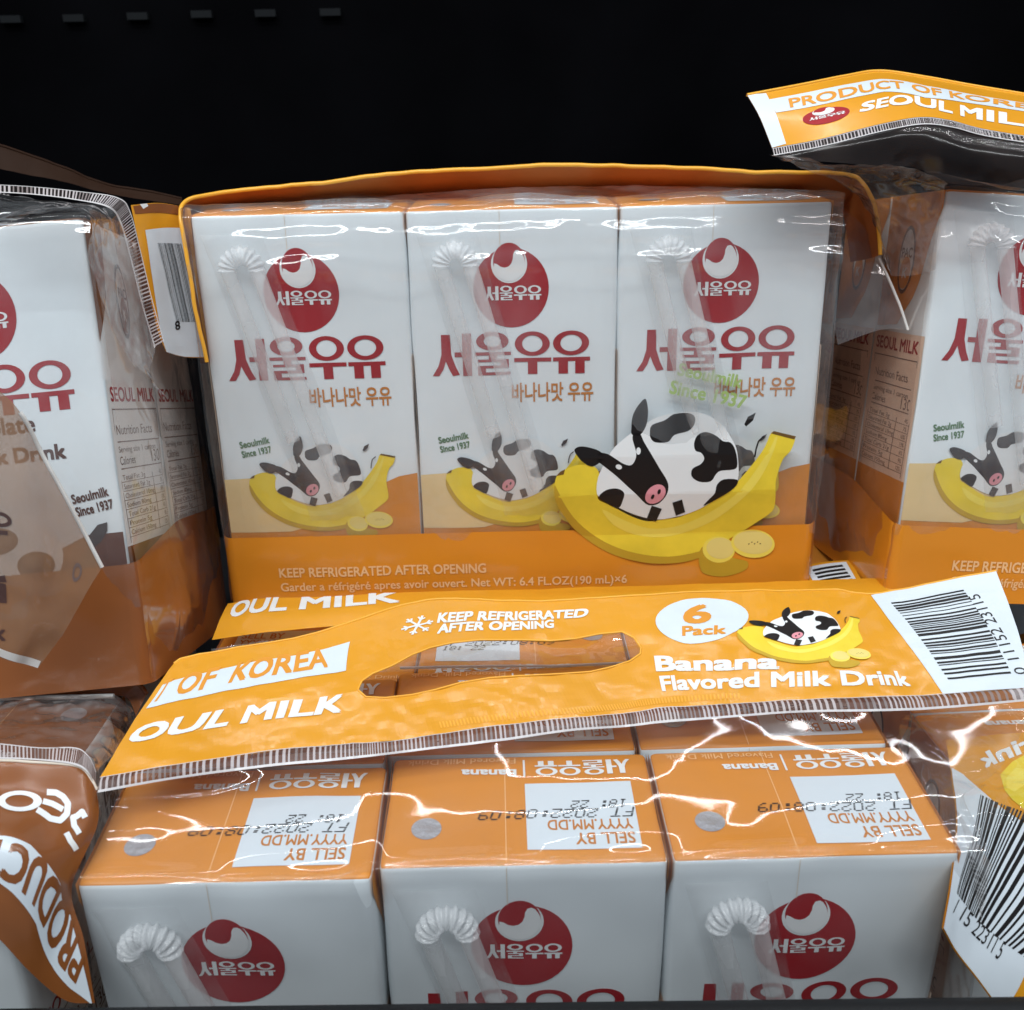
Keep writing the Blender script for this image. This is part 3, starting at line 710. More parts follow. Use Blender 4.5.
# far orange brown rim at its foot
# beige film tail hanging in front of the left pack
fb = [[(-40, 372, 186), (0, 392, 186), (22, 415, 186), (40, 452, 187), (62, 490, 187), (102, 567, 187)],
      [(-40, 470, 183), (-10, 480, 183), (15, 500, 182), (35, 530, 182), (58, 560, 184), (88, 590, 185)],
      [(-40, 580, 181), (-12, 590, 181), (10, 600, 181), (30, 610, 181), (48, 620, 182), (64, 632, 183)],
      [(-40, 640, 180), (-20, 646, 180), (0, 656, 180), (14, 661, 180), (26, 664, 181), (38, 668, 181)]]
sh = Sheet([[pt(u, v, Y=y) for u, v, y in r] for r in fb], wr=0.7, wf=.05, flip=-1, ns=70, nt=80)
A = Art()
A.poly([sh.st(-40, 634), sh.st(0, 648), sh.st(41, 661), sh.st(38, 668), sh.st(0, 656), sh.st(-40, 641)], 'film_edge', 2)
sh.pxart(A, Art().ring(0, 0, 1, 1, .62, .5, 'brown_ink', 2), (-1, -1, 1, 1), (-10, 527), (12, 529), (-10, 511))
sh.pxpoly(A, [(-12, 531), (8, 531), (8, 535), (-12, 535)], 'brown_ink', 2)
sh.pxpoly(A, [(-6, 582), (6, 584), (7, 603), (-6, 602)], 'brown_ink', 2); sh.pxpoly(A, [(-5, 577), (5, 575), (7, 582), (-5, 582)], 'brown_ink', 2)
sh.pxtext(A, 'k', (-6, 640), (6, 640), (-6, 624), 'brown_ink', 2, bold=0.02)
sh.pxart(A, Art().ring(0, 0, 1, 1, .62, .6, 'grey_ink', 2), (-1, -1, 1, 1), (72, 585), (82, 578), (72, 566))
edge = tube([sh.at(0.38 + .62 * i / 60, 0) for i in range(61)], 0.45, 6)
edge2 = tube([sh.at(1, i / 60) for i in range(61)], 0.3, 6)
bake('film_tail', [sh.part('beige_film'), sh.part('film_top', .5), sh.artp(A), (*edge, 'film_edge')], gl, True)

# =================================================================== right upper pack
gr = empty('milk_multipack', (95.67, 236.63, 104.1), rot(.0597, -.1182, .0762))
tag(gr, 'upright banana milk multipack at the right edge under a jutting orange header', 'milk pack', 'banana milk multipacks')
cartons(gr, 'banana', rows=2, cols=(0, 1), straw_rows=(0,))
A = Art()
A.text(KEEP, 14.5, 8.4, 2.6, 'pale_peach_ink', 1, w=54, bold=0.02); A.text('Garder a réfrigéré apres avoir ouvert. Net WT: 6.4 FL.OZ', 14.5, 4.4, 2.3, 'pale_peach_ink', 1, w=70, bold=0.015)
wrap_band(gr, 100, 60.6, 19.6, 'band_orange', A)
upright_film(gr, 100, 60.6, seed=11.0, bulge_top=2, ridge=.8)
ht = [(747, 95, 240), (800, 85, 246), (845, 76, 252), (880, 71, 256), (925, 77, 256), (975, 86, 256), (1060, 100, 256)]
hb = [(772, 148, 228), (820, 139, 230), (880, 124, 233), (920, 117, 235), (950, 120, 235), (985, 129, 235), (1060, 141, 235)]
T_ = [pt(u, v, Y=y) for u, v, y in ht]; B_ = [pt(u, v, Y=y) for u, v, y in hb]
sh = Sheet([T_, [(a + b) / 2 + Vector((0, 0, .8)) for a, b in zip(T_, B_)], B_], ns=120, nt=24, flip=-1)
A = Art()
sh.pxpoly(A, [(747, 95), (766, 93.5), (786, 144), (772, 148)], 'white_label', 1)
pr0 = [(768, 100), (820, 90), (879, 79.5), (925, 86), (985, 97), (1060, 109)]; pr1 = [(776, 113), (830, 103), (884, 92), (925, 98), (985, 105.5), (1060, 117)]
A.poly([sh.st(*p) for p in pr0] + [sh.st(*p) for p in pr1[::-1]], 'white_label', 1)
def curved_text(sh, A, body, base, cap, m, l=2, bold=0.02, slant=0):
    """lettering along a line given by photo points of baseline and cap line"""
    T = Art().text(body, 0, 0, 1, m, l, bold=bold, slant=slant); xs = [p[0] for t, _, _ in T.t for p in t]; x0, x1 = min(xs), max(xs)
    b = [Vector(sh.st(*p) + (0,)) for p in base]; c = [Vector(sh.st(*p) + (0,)) for p in cap]
    def f(x, y):
        t = (x - x0) / (x1 - x0); p = catmull(b, t); q = catmull(c, t); r = p + (q - p) * y; return (r.x, r.y)
    T2 = Art(); 
    vs, fs, ms = cut_grid(T, [x0 + (x1 - x0) * i / 40 for i in range(1, 40)], [])
    for fc, mm2 in zip(fs, ms):
        for k in range(1, len(fc) - 1): T2.t.append(([vs[fc[0]][:2], vs[fc[k]][:2], vs[fc[k + 1]][:2]], mm2, vs[fc[0]][2]))
    return A.add(T2, f)
curved_text(sh, A, 'PRODUCT OF KOREA', [(790, 108), (840, 98.5), (888, 89), (934, 95.5), (985, 103), (1056, 114)], [(788, 99.5), (838, 90), (886, 81.5), (932, 88.5), (985, 98), (1056, 109)], 'orange_ink', 3)
curved_text(sh, A, 'SEOUL MILK', [(859, 112.5), (900, 105), (945, 112), (987, 121), (1062, 132)], [(862, 103.5), (900, 96), (945, 102.5), (987, 110.5), (1062, 122)], 'white_ink', 2, bold=0.03)
sh.pxart(A, roundel(0, 0, 1, 1), (-1, -1, 1, 1), (804, 128), (852, 118), (801, 113))
hs = [pt(u, v + 1, Y=y) for u, v, y in hb]; hs2 = [p + Vector((0, -1.6, -1.4)) for p in hs]
ss = Sheet([hs, hs2], ns=120, nt=4, flip=-1)
bake('header_band', [sh.part('header_orange'), sh.artp(A), ss.artp(seal(ss, Art(), n=110, dark='film_smoke'), gs=90, gt=2), (*tube([sh.at(i / 120, 0) for i in range(121)], 0.35, 6), 'header_edge')], gr, True)
fr = [[(p.x, p.y, p.z) for p in hs2],]
lo = [(790, 160, 226), (830, 162, 228), (880, 166, 231), (915, 168, 233), (948, 183, 232), (985, 186, 232), (1060, 188, 232)]
md = [(772, 156, 226), (826, 152, 228), (880, 143, 230), (918, 139, 231), (950, 148, 230), (985, 156, 230), (1060, 164, 230)]
sh = Sheet([hs2, [pt(u, v, Y=y) for u, v, y in md], [pt(u, v, Y=y) for u, v, y in lo]], wr=0.4, hf=.1, wf=.07, ns=110, nt=40, flip=-1)
bake('clear_film', [sh.part('film_smoke')], gr, True)
lo2 = [(862, 205, 246), (875, 178, 240), (900, 176, 238), (930, 178, 236), (948, 186, 234)]
lo3 = [(850, 590, 262), (872, 420, 250), (893, 330, 246), (915, 300, 240), (930, 290, 236)]
T_ = [pt(u, v, Y=y) for u, v, y in lo]; 
sh = Sheet([[pt(770, 152, Y=228), pt(800, 160, Y=230), pt(850, 163, Y=233), pt(900, 166, Y=234), pt(948, 184, Y=234)],
            [pt(784, 160, Y=236), pt(820, 164, Y=240), pt(868, 176, Y=242), pt(908, 182, Y=238), pt(944, 190, Y=235)],
            [pt(862, 200, Y=256), pt(872, 206, Y=252), pt(885, 215, Y=248), pt(915, 225, Y=242), pt(940, 225, Y=237)],
            [pt(882, 262, Y=262), pt(888, 268, Y=256), pt(893, 275, Y=250), pt(915, 275, Y=243), pt(935, 270, Y=238)]], wr=1.0, wf=.09, ns=60, nt=60, flip=-1)
bake('film_gusset', [sh.part('film_fold')], gr, True)

# =================================================================== lower front pack (hero in front)
gf = empty('milk_multipack', (-74.5, 139.85, 0.4), rot(.0125, .0639, 0))
tag(gf, 'banana milk six pack in the front row with its orange handle header lying on top', 'milk pack', 'banana milk multipacks')
ZT = 100.4
fc = [(-74.51, 139.85, .0108), (-23.91, 142.80, .0106), (26.60, 143.44, .0165)]
minv = gf.matrix_basis.inverted()
for i, (x, y, yw) in enumerate(fc):
    r3 = rot(yw, .0639, 0); tl = Vector((x, y, ZT)); o0 = tl - r3 @ Vector((0, 0, H))
    put_carton(gf, 'banana', i, minv @ (Matrix.Translation(o0 * MM) @ r3.to_4x4()))
    dx = -1.6 if i else -.6
    o1 = tl + r3 @ Vector((dx, 30.6, 0)) - r3 @ Vector((0, 0, H))
    put_carton(gf, 'banana', i, minv @ (Matrix.Translation(o1 * MM) @ r3.to_4x4()), straw=False)
# header strip
c_bot = [(100, 777, 112), (178, 765, 111), (268, 751.6, 110), (345, 744.5, 110), (385, 742, 110), (440, 734, 110), (500, 726, 110), (568, 718.5, 110), (620, 714.5, 110.5), (662, 708, 111), (720, 705, 111.5), (794, 700.5, 112), (880, 697, 112), (943, 694.5, 112), (1034, 688, 113)]
c_top = [(174, 664, 116), (190, 657, 116.5), (250, 646, 117.5), (300, 637, 118), (342, 626, 119), (400, 606, 120), (451, 599, 120.5), (505, 601.5, 121), (553, 600, 121.5), (626, 596, 122), (700, 592, 122), (780, 591, 121), (835, 590, 120.5), (880, 593, 120.5), (996, 571, 127)]
BT = [pt(u, v, Z=z) for u, v, z in c_bot]; TP = [pt(u, v, Z=z) for u, v, z in c_top]
MID = [(a + b) / 2 + Vector((0, 0, 0.9)) for a, b in zip(BT, TP)]
hd = Sheet([BT, MID, TP], ns=300, nt=80, flip=1, wr=0.34, wf=.085, hf=.35, seed=1.5)
hole_px = [(358, 690), (362, 681), (372, 674), (392, 666), (412, 655), (430, 648), (452, 643), (480, 640), (520, 640), (550, 641), (575, 639), (600, 634), (622, 632), (634, 638), (641, 648), (640, 654), (630, 661), (612, 667), (590, 672), (560, 674), (520, 676), (490, 678), (460, 683), (435, 690), (412, 695), (385, 698), (366, 697)]
hole = [hd.st(*p) for p in hole_px]
A = Art(); A.poly([(0, 0), (1, 0), (1, 1), (0, 1)], 'header_orange', 0, [hole])
hbase = art_part(A, lambda a, b, h: hd.at(a, b, h), [i / 200 for i in range(1, 200)], [i / 36 for i in range(1, 36)], base=0)
hback = art_part(A, lambda a, b, h: hd.at(a, b, -0.25), [i / 200 for i in range(1, 200)], [i / 36 for i in range(1, 36)], base=0)
A = Art()
# pale barcode end
hd.pxpoly(A, [(871, 595.5), (880, 593), (940, 581), (996, 571), (1012, 600), (1024, 626), (1034, 688), (990, 691), (943, 694.5), (925, 668), (895, 628)], 'white_label', 1)
hd.pxart(A, barcode(0, 0, 10, 10, 11), (0, 0, 10, 10), (948, 680), (889, 601), (1011, 674), 2)
curved_text(hd, A, '0 11152 23115'[::1], [(1027, 674), (1010, 644), (994, 618), (978, 594)], [(1016, 675), (999, 646), (983, 620), (968, 597)], 'black_ink', 3, bold=0.0)
hd.pxpoly(A, [(163, 685), (200, 674.5), (260, 661), (350, 642), (346, 671), (300, 678), (240, 689), (190, 699), (146, 709)], 'white_label', 1)
curved_text(hd, A, 'T  OF  KOREA', [(150, 703), (200, 690), (260, 677), (328, 667)], [(166, 682), (210, 670), (268, 658), (326, 648)], 'orange_ink', 2, bold=0.025)
curved_text(hd, A, 'OUL MILK', [(124, 744), (200, 730), (270, 719), (341, 712)], [(138, 727), (212, 713), (275, 703), (345, 695)], 'white_ink', 2, bold=0.035)
hd.pxtext(A, 'KEEP REFRIGERATED', (437, 623), (587, 617), (439, 614), 'white_ink', 2, bold=0.035)
hd.pxtext(A, 'AFTER OPENING', (437, 634), (554, 628), (439, 625), 'white_ink', 2, bold=0.035)
S = Art()
for k in range(6):
    a = math.radians(60 * k + 10); c_, s_ = math.cos(a), math.sin(a); S.line([(0, 0), (c_, s_)], .15, 'white_ink', 2)
    for sg in (-1, 1):
        b = a + sg * .8; S.line([(c_ * .6, s_ * .6), (c_ * .6 + .32 * math.cos(b), s_ * .6 + .32 * math.sin(b))], .12, 'white_ink', 2)
hd.pxart(A, S, (-1, -1, 1, 1), (401, 638), (434, 633), (401, 619))
hd.pxart(A, Art().ell(0, 0, 1, 1, 'white_label', 1, n=40), (-1, -1, 1, 1), (656, 645), (744, 641), (656, 600))
hd.pxtext(A, '6', (683, 624), (711, 622), (683, 607), 'orange_ink', 3, bold=0.03)
hd.pxtext(A, 'Pack', (682, 636), (726, 634), (682, 627), 'orange_ink', 3, bold=0.03)
hd.pxtext(A, 'Banana', (656, 671), (779, 669), (654, 657), 'white_ink', 2, bold=0.035)
hd.pxtext(A, 'Flavored Milk Drink', (662, 691), (911, 686), (659, 677), 'white_ink', 2, bold=0.03)
hd.pxart(A, cow_banana('black_ink', 2), (107, -541, 835, -57), (739, 666), (877, 662), (735, 609))
# faint embossed row along the foot of the print
for i in range(90):
    a0 = .36 + i * .0042; A.rect(a0, .035, a0 + .0018, .075, 'header_edge', 1)
S2 = [p + Vector((0.3, -2.5, -1.5)) + Vector((0, 0.5 * math.sin(i * 1.9), 0)) for i, p in enumerate(BT)]
ss = Sheet([BT, [(a + b) / 2 + Vector((0, 0, .5)) for a, b in zip(BT, S2)], S2], ns=200, nt=6, flip=-1, wr=.25, wf=.12)
hole_e = hole + [hole[0]]
rim = tube([hd.at(a, b, .05) for a, b in hole_e], 0.22, 6)
topedge = tube([hd.at(i / 260, 1) for i in range(261)], 0.28, 6)
bake('header_band', [hbase, hback, hd.artp(A, gs=200, gt=36, base=.09), (*rim, 'header_edge'), (*topedge, 'header_edge')], gf, True)
bake('heat_seal', [ss.artp(seal(ss, Art(), n=188), gs=120, gt=4)], gf, True)
# clear film draped from the seal over the carton tops and down the front
n = len(S2); xs = [p.x for p in S2]
def fy(x):  # front face line of the cartons
    for (x0, y0, yw) in fc[::-1]:
        if x >= x0 - 1: return y0 + (x - x0) * math.tan(yw)
    return 139.85
rows = [S2]
cols = [min(max(x, -77.5), 80) if i not in (0,) else -77.5 for i, x in enumerate(xs)]
for yo, z, k in ((17, 106.0, .55), (10, 103.6, 1), (4, 102.2, 1), (0.9, 101.4, 1), (-0.3, 100.9, 1), (-1.1, 99.6, 1), (-1.5, 95, 1), (-1.2, 84, 1), (.2, 70, 1), (2.2, 50, 1)):
    rows.append([Vector((xs[i] + (cols[i] - xs[i]) * k, fy(cols[i]) + yo, z + (.5 * math.sin(i * 1.3 + yo) if 0 < yo else 0))) for i in range(n)])
for k_, dy in ((8, 1.2), (9, 3.6), (10, 3.8), (11, 3.2)):
    if k_ < len(rows):
        for p in rows[k_]: p.y -= dy
fs_ = Sheet(rows, wr=0.75, wf=.036, flip=-1, seed=6.1, ns=260, nt=150, hf=.12, rd=.25)
bake('clear_film', [fs_.part('film_top')], gf, True)
# film at the left end
rows = [[BT[0] + Vector((0, 0, -1)), pt(88, 830, Z=106), Vector((-78, 141, 101)), Vector((-77, 137.5, 97))],
        [Vector((-80, 158, 100)), Vector((-80, 150, 98)), Vector((-79.5, 143, 95)), Vector((-77.4, 138.5, 92))],
        [Vector((-80, 160, 70)), Vector((-80, 152, 70)), Vector((-79, 146, 70)), Vector((-77, 141, 70))]]
sh = Sheet(rows, wr=.9, wf=.09, ns=40, nt=50)
rr = [[Vector((79.5, 140 + 10 * i, z)) for i in range(4)] for z in (101, 80, 50)]
s2 = Sheet(rr, wr=.8, wf=.08, ns=40, nt=50)
bake('film_gusset', [sh.part('film_fold')], gf, True); bake('film_side', [s2.part('film_side')], gf, True)

# =================================================================== lower middle pack behind the front one
gm = empty('milk_multipack', (76.6, 265.8, 0.0), rot(math.pi + .004, 0, 0))
tag(gm, 'banana milk multipack lying in shade behind the front pack, under the upright centre pack', 'milk pack', 'banana milk multipacks')
cartons(gm, 'banana', straw_rows=())
hb_ = [(212, 640, 106), (260, 633, 106), (340, 626, 106), (430, 618, 106), (560, 612, 106), (700, 606, 106), (900, 602, 106)]
ht_ = [(228, 604, 108), (270, 598, 108), (340, 596, 108), (430, 592, 107.5), (560, 588, 107), (700, 584, 107), (900, 578, 107)]
b_ = [Vector((max(p.x, -75), p.y, p.z)) for p in (pt(u, v, Z=z) for u, v, z in hb_)]
t_ = [Vector((p.x, min(p.y, 244.5), p.z)) for p in (pt(u, v, Z=z) for u, v, z in ht_)]
sh = Sheet([b_, [(a + b) / 2 + Vector((0, 0, .6)) for a, b in zip(b_, t_)], t_], ns=120, nt=16, wr=.3, wf=.06)
A = Art(); T = Art().text('OUL MILK', 0, 0, 1, 'white_ink', 2, bold=0.03); xs_ = [p[0] for t, _, _ in T.t for p in t]
sh.pxart(A, T, (min(xs_), 0, max(xs_), .55), (228, 617.5), (400, 602), (232, 609))
b2 = [p + Vector((0, -1.6, -1.6)) for p in b_]
bake('header_band', [sh.part('header_orange'), sh.artp(A)], gm, True)
fsr = [b2] + [[Vector((p.x * .98, 206 + (p.y - 206) * k, z)) for p in b2] for k, z in ((.7, 103.2), (.4, 102.2), (.1, 101.6))]
sh = Sheet(fsr, wr=.8, wf=.07, ns=120, nt=40, flip=-1)
sq = [pt(u, v, Z=104) for u, v in ((400, 668), (440, 667), (500, 666), (560, 666), (600, 664), (650, 662))]
bake('clear_film', [sh.part('film'), (*tube(sq, .35, 6), 'film_edge')], gm, True)

# =================================================================== lower left pack (chocolate)
gc = empty('milk_multipack', (-88, 202.6, 0.0), rot(math.pi - .01, 0, 0))
tag(gc, 'chocolate milk multipack in the lower left corner, brown header drooping over its front', 'milk pack', 'chocolate milk multipacks')
cartons(gc, 'choc', rows=2, cols=(0, 1), x0=0, straw_rows=())
# header: from the seam it bows forward and hangs down the front
r0 = [(-40, 762, 113), (0, 760.5, 113), (30, 762, 113), (62, 764, 112.6), (82, 768, 112), (92, 780, 110.5), (97, 790, 109)]
def P3(l): return [pt(u, v, **({'Z': z} if z > 60 else {})) for u, v, z in l]
def PY(l): return [pt(u, v, Y=y) for u, v, y in l]
rows = [P3(r0),
        PY([(-40, 800, 150), (0, 803, 149), (30, 806, 148), (56, 812, 147.5), (76, 818, 147), (88, 822, 147), (97, 826, 148)]),
        PY([(-40, 838, 138), (0, 838, 137), (20, 846, 136.5), (38, 860, 136.5), (54, 874, 137), (64, 884, 138), (72, 888, 140)]),
        PY([(-40, 880, 134), (-15, 885, 133), (8, 900, 132.5), (28, 922, 132.5), (44, 946, 133), (58, 950, 134), (84, 940, 136)]),
        PY([(-40, 915, 132), (-20, 925, 131.5), (0, 940, 131), (26, 968, 131), (50, 990, 131.5), (70, 1002, 132), (95, 1003, 133)])]
sh = Sheet(rows, ns=140, nt=90, flip=-1, wr=.12, wf=.06)
A = Art()
# white ribbon with lettering, running down the fold
wb0 = [(-40, 836), (0, 836), (14, 838), (30, 845), (46, 862), (60, 884), (70, 915), (82, 960), (92, 1003)]
wb1 = [(-40, 882), (0, 883), (12, 892), (26, 908), (36, 924), (42, 945), (52, 966), (70, 988), (90, 1003)]
A.poly([sh.st(*p) for p in wb0] + [sh.st(*p) for p in wb1[::-1]], 'white_label', 1)
curved_text(sh, A, 'PRODUCT', [(84, 962), (75, 930), (66, 902), (55, 878), (40, 858), (16, 845), (-22, 842)], [(76, 983), (60, 964), (48, 938), (39, 915), (27, 895), (4, 878), (-26, 876)], 'header_brown', 2, bold=0.03)
L3 = Art()
for w, pts in ((3.6, [(47, 792.5), (56, 793), (63, 797), (68, 804), (67, 814), (60, 821), (50, 819), (42, 813), (37, 810)]), (3.4, [(43, 801.5), (52, 804), (63, 810)]),
               (3.4, [(85, 818), (82, 812), (77, 816.5), (73, 818), (74, 826), (79, 834)]), (3.4, [(66, 833), (70, 841), (76, 850)])):
    Lq = Art().line(pts, w * 1.75, 'white_ink', 2)
    for p_ in pts[1:-1]: Lq.ell(p_[0], p_[1], w * .87, w * .87, 'white_ink', 2.3, n=12)
    for t_, m_, l_ in Lq.t: A.t.append(([sh.st(*q_) for q_ in t_], m_, l_))
ob = [(20 + 22 * math.cos(t), 801.5 + 10.5 * math.sin(t)) for t in nrange(0, 2 * math.pi, 28)]
oi = [(19.5 + 14 * math.cos(t), 801.5 + 6.2 * math.sin(t)) for t in nrange(0, 2 * math.pi, 28)]
A.poly([sh.st(*p) for p in ob[:-1]], 'white_ink', 2, [[sh.st(*p) for p in oi[:-1]]])
bake('header_band', [sh.part('header_brown'), sh.part('header_brown', -.25), sh.artp(A, gs=90, gt=60), (*tube([sh.at(i / 120, 0) for i in range(121)], .3, 6), 'cream_edge')], gc, True)
t0 = P3([(-40, 742, 114), (0, 744, 114), (40, 748, 114), (75, 748, 113.6), (88, 756, 113), (96, 772, 111)])
ss = Sheet([t0, P3([(-40, 761, 113.2), (0, 759.5, 113.2), (40, 761, 113.2), (72, 765, 112.6), (86, 772, 112), (96, 790, 109)])], ns=90, nt=5, flip=-1)
bake('heat_seal', [ss.artp(seal(ss, Art(), n=52, dark='seal_dark'), gs=80, gt=3)], gc, True)
rows = [P3([(-40, 700, 103.5), (0, 697, 103.5), (60, 697, 103.5), (112, 697, 103), (132, 706, 101)]),
        P3([(-40, 720, 106), (0, 718, 106), (60, 718, 106), (112, 722, 105), (133, 730, 101)]), t0[:1] + [t0[1], t0[2], t0[4], t0[5]]]
sh = Sheet(rows, wr=1.0, wf=.08, ns=90, nt=40, flip=-1)
rows = [[t0[-1], pt(115, 735, Z=104), pt(134, 712, Z=101)], [pt(92, 830, Z=96), pt(112, 780, Z=94), pt(128, 740, Z=94)], [pt(92, 900, Z=80), pt(112, 850, Z=75), pt(125, 800, Z=75)]]
s2 = Sheet(rows, wr=.8, wf=.09, ns=40, nt=50)
bake('clear_film', [sh.part('film_fold'), s2.part('film_side'), (*tube(P3([(-40, 699, 103), (0, 698, 103), (70, 697, 103), (114, 696, 103)]), .6, 6), 'film_edge')], gc, True)

# =================================================================== pack between: brown rim below the left upper pack
gb = empty('milk_multipack', (-88.5, 226.0, 0.0))
tag(gb, 'chocolate milk pack showing only its brown header rim under the upright chocolate pack', 'milk pack', 'chocolate milk multipacks')
cartons(gb, 'choc', rows=1, cols=(0, 1), x0=-100, straw_rows=())
r_a = P3([(-40, 682, 104), (0, 684, 104), (70, 683, 104), (120, 682, 104), (138, 684, 103), (147, 694, 101)])
r_b = P3([(-40, 697, 101), (0, 697, 101), (70, 695, 101), (112, 695, 101), (128, 699, 100), (136, 716, 97)])
sh = Sheet([r_a, r_b], ns=80, nt=10, wr=.15)
bake('header_band', [sh.part('header_brown'), (*tube([sh.at(i / 80, 0) for i in range(81)], .5, 6), 'header_brown')], gb, True)

# =================================================================== lower right pack with drooping header
gq = empty('milk_multipack', (84.5, 160.0, 0.0), rot(.05, 0, 0))
tag(gq, 'banana milk multipack in the lower right corner, its barcode header end hanging down in front', 'milk pack', 'banana milk multipacks')
o = None
for r_ in range(2):
    for c in range(2):
        m = Matrix.Translation(Vector((6 + c * 50, 8 + r_ * 30.3, -6)) * MM); put_carton(gq, 'banana', c, m, straw=False)
rows = [PY([(948, 745, 172), (965, 742, 172), (1000, 738, 172), (1030, 736, 172), (1070, 734, 172)]),
        PY([(944, 780, 160), (962, 785, 160), (1000, 800, 160), (1030, 812, 160), (1070, 824, 160)]),
        PY([(940, 825, 148), (958, 840, 148), (990, 866, 148), (1025, 888, 148), (1070, 905, 148)]),
        PY([(938, 880, 140), (950, 900, 140), (982, 930, 140), (1015, 950, 140), (1070, 975, 140)]),
        PY([(940, 915, 136), (954, 943, 135), (974, 974, 134), (1002, 1012, 133), (1070, 1060, 133)])]
rows = [PY([(946, 740, 180), (970, 738, 180), (1004, 734, 180), (1070, 730, 180)]),
        PY([(952, 775, 166), (972, 784, 166), (1006, 796, 166), (1070, 812, 166)]),
        PY([(957, 820, 153), (974, 832, 153), (1004, 852, 153), (1070, 885, 153)]),
        PY([(952, 875, 142), (964, 890, 142), (992, 918, 142), (1060, 960, 142)]),
        PY([(943, 928, 134.5), (955, 950, 134.5), (975, 976, 134.5), (1003, 1014, 134.5)])]
sh = Sheet(rows, ns=80, nt=110, flip=-1, wr=.12, wf=.06)
A = Art()
A.poly([sh.st(*p) for p in ((951, 768), (962, 774), (985, 794), (1024, 823), (1050, 842), (1045, 940), (1024, 975), (1003, 1013), (975, 975), (955, 949), (943, 928), (952, 875), (957, 820))], 'white_label', 1)
Bq = Art(); rr_ = random.Random(21); x = 0
while x < 60:
    w = rr_.choice((1, 1, 2, 2, 3)) * .72; Bq.rect(x, 0, x + w, 10, 'black_ink', 2); x += w + rr_.choice((1, 1, 2)) * .75
sh.pxart(A, Bq, (0, 0, 60, 10), (956, 893), (1050, 975), (980, 795), 1)
curved_text(sh, A, '1 15 22311 5', [(952, 912), (968, 930), (984, 946), (997, 960)], [(958, 899), (975, 917), (991, 932), (1006, 943)], 'black_ink', 4, bold=0.01)
curved_text(sh, A, 'Drink', [(1052, 738), (1020, 754), (985, 768)], [(1040, 730), (1014, 741), (976, 757)], 'white_ink', 2, bold=0.03)
sh.pxpoly(A, [(1000, 775), (1012, 762), (1030, 752), (1060, 745), (1060, 830), (1030, 815), (1012, 800), (1004, 790)], 'banana', 2)
sh.pxpoly(A, [(1006, 778), (1016, 768), (1028, 770), (1026, 784), (1014, 792), (1006, 788)], 'banana_light', 3)
bake('header_band', [sh.part('header_orange'), sh.part('header_orange', -.25), sh.artp(A, gs=60, gt=80)], gq, True)
rows = [PY([(905, 712, 184), (950, 705, 184), (1000, 700, 184), (1070, 695, 184)]), PY([(900, 740, 172), (945, 750, 170), (1000, 760, 168), (1070, 765, 168)]),
        PY([(930, 800, 158), (955, 800, 156), (1000, 795, 156), (1070, 790, 156)]), PY([(945, 860, 146), (970, 850, 146), (1000, 830, 148), (1070, 815, 150)])]
sh = Sheet(rows, wr=1.5, wf=.07, ns=70, nt=90, flip=-1, seed=3)
bake('clear_film', [sh.part('film_top')], gq, True)

# =================================================================== packs far behind, in shade
def far_pack(x, y, z, yaw, v, label, cols=(0, 1, 2), hdr=True, x0=0, leaning=0.0):
    g_ = empty('milk_multipack', (x, y, z), rot(yaw, leaning, 0))
    tag(g_, label, 'milk pack', 'chocolate milk multipacks' if v == 'choc' else 'banana milk multipacks')
    cartons(g_, v, rows=1, cols=cols, x0=x0, straw_rows=())
    if hdr:
        L = 50 * len(cols)
        rr = [[Vector((x0 - 4 + (L + 8) * i / 6, 8 + t * 16, H + zz + 1.5 * math.sin(i * .9 + t))) for i in range(7)] for t, zz in ((0, 3), (.4, 7), (1, 9))]
        s_ = Sheet(rr, ns=60, nt=12, wr=.6)
        bake('header_band', [s_.part('choc_dark' if v == 'choc' else 'header_orange')], g_)
    return g_
gx = far_pack(-240, 300, 92.0, .12, 'choc', 'dim chocolate milk multipack standing behind the left upright one', hdr=False, cols=(0, 1))
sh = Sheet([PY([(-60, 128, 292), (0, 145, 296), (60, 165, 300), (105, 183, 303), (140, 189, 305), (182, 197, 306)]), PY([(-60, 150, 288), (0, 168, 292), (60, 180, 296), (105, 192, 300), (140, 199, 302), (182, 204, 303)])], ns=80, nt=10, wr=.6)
bake('header_band', [sh.part('shaded_brown'), (*tube([sh.at(i / 80, 0) for i in range(81)], .4, 6), 'shaded_brown')], gx, True)
far_pack(74, 308, 20.0, 0, 'banana', 'dim banana milk multipack deep in the gap between centre and right upright packs', cols=(0, 1))
# barcode label glimpsed low in the gap, on the header of a pack below
gz = empty('milk_multipack', (86, 262, -2.0))
tag(gz, 'banana milk pack low in the dark gap, a grey barcode on its header', 'milk pack', 'banana milk multipacks')
cartons(gz, 'banana', rows=1, cols=(0,), straw_rows=())
sh = Sheet([[pt(u, v, Z=104) for u, v in ((797, 572), (820, 568), (850, 566))], [pt(u, v, Z=104) for u, v in ((803, 600), (830, 604), (866, 606))]], ns=20, nt=10)
sh = Sheet([[pt(u, v, Z=103) for u, v in ((806, 612), (840, 612), (880, 612))], [pt(u, v, Z=104.5) for u, v in ((802, 566), (824, 562), (850, 560))]], ns=20, nt=10)
A = Art(); sh.pxpoly(A, [(806, 568), (846, 562), (874, 610), (832, 612)], 'white_label', 1)
for i in range(11):
    t = i / 11; sh.pxpoly(A, [(812 + 26 * t, 570 + 38 * t), (842 + 28 * t, 565 + 38 * t), (843.4 + 28 * t, 567 + 38 * t), (813.4 + 26 * t, 572 + 38 * t)], 'black_ink', 2)
bake('header_band', [sh.part('header_orange'), sh.artp(A, gs=10, gt=10)], gz, True)

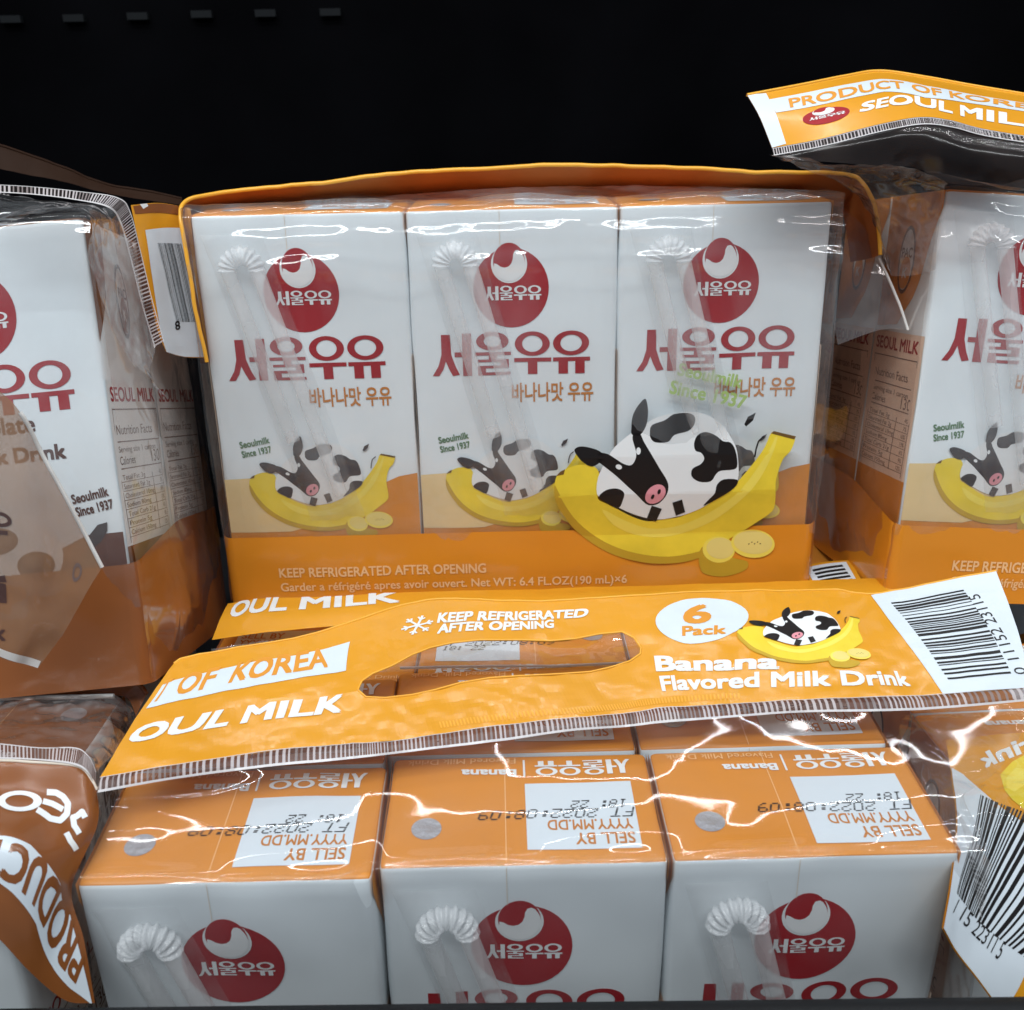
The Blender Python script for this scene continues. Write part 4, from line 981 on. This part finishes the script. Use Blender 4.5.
# =================================================================== the setting
def box_parts(x0, y0, z0, x1, y1, z1, m, bev=0.0):
    vs = [(x, y, z) for z in (z0, z1) for y in (y0, y1) for x in (x0, x1)]
    fs = [(0, 2, 3, 1), (4, 5, 7, 6), (0, 1, 5, 4), (2, 6, 7, 3), (0, 4, 6, 2), (1, 3, 7, 5)]
    return vs, fs, m
o = bake('shelf', [box_parts(-600, 118, -14, 600, 700, -6.2, 'shelf_black')], smooth=False); tag(o, kind='structure')
o = bake('back_wall', [box_parts(-600, 560, -6, 600, 570, 900, 'wall_black')], smooth=False); tag(o, kind='structure')
mat('glint_grey', rgb(27, 29, 31), 0.7, 0.1)
glints = []  # small grey boxes standing in for faint reflections on the wall
for u_, v_ in ((10, 19), (73, 18), (137, 16), (201, 14), (265, 13), (330, 12)):
    p_ = pt(u_, v_, Y=556); glints.append(box_parts(p_.x - 5, 556, p_.z - 1.6, p_.x + 5, 559.5, p_.z + 1.6, 'glint_grey'))
o = bake('wall_glints', glints, smooth=False); tag(o, kind='structure')
# front rail of the shelf: a dark lip with a rounded top edge
_a, _b = pt(60, 1006, Y=124), pt(1000, 995, Y=124); RX0, RZ0, RX1, RZ1 = _a.x, _a.z, _b.x, _b.z
P = [(118, -6), (118, 78), (118.6, 82), (120, 84.2), (122, 85), (124, 84.6), (125.4, 83), (126, 80), (126, -6)]
vs, fs = [], []
for i in range(41):
    x = -400 + 20 * i
    for (y, z) in P: vs.append((x, y, z + (RZ0 - 85 + (RZ1 - RZ0) / (RX1 - RX0) * (x - RX0) if z > 70 else 0)))
n = len(P)
for i in range(40):
    for k in range(n - 1): fs.append((i * n + k, i * n + k + 1, (i + 1) * n + k + 1, (i + 1) * n + k))
o = bake('shelf_rail', [(vs, fs, 'rail_black')]); tag(o, 'dark glossy front lip of the shelf running along the bottom edge', 'shelf rail')

# =================================================================== light
w = bpy.data.worlds.new('World'); sc.world = w; w.use_nodes = True
bg = w.node_tree.nodes['Background']; bg.inputs[0].default_value = (0.75, 0.85, 1, 1); bg.inputs[1].default_value = 0.20
def area(name, loc, target, sx, sy, power, col=(1, 1, 1)):
    d = bpy.data.lights.new(name, 'AREA'); d.shape = 'RECTANGLE'; d.size = sx * MM; d.size_y = sy * MM; d.energy = power; d.color = col
    o = bpy.data.objects.new(name, d); COL.objects.link(o); o.location = Vector(loc) * MM
    o.rotation_euler = (Vector(target) - Vector(loc)).to_track_quat('-Z', 'Y').to_euler(); return o
area('shelf_lamp', (0, 45, 520), (0, 230, 90), 900, 6, 1.55, (0.93, 0.98, 1))
area('ceiling_lamp', (-200, -900, 1700), (0, 200, 100), 1800, 60, 21, (0.92, 0.97, 1))
area('highlight_lamp', (0, 330, 620), (0, 200, 90), 900, 5, 0.7, (0.97, 0.98, 1))  # unseen strip added for film highlights and to light the carton tops
sc.view_settings.view_transform = 'Standard'; sc.view_settings.look = 'None'; sc.view_settings.exposure = 0; sc.view_settings.gamma = 1
sc.cycles.max_bounces = 9; sc.cycles.transparent_max_bounces = 24; sc.cycles.glossy_bounces = 3; sc.cycles.diffuse_bounces = 3; sc.cycles.adaptive_threshold = 0.02
sc.cycles.use_denoising = True
sc.cycles.sample_clamp_indirect = 6
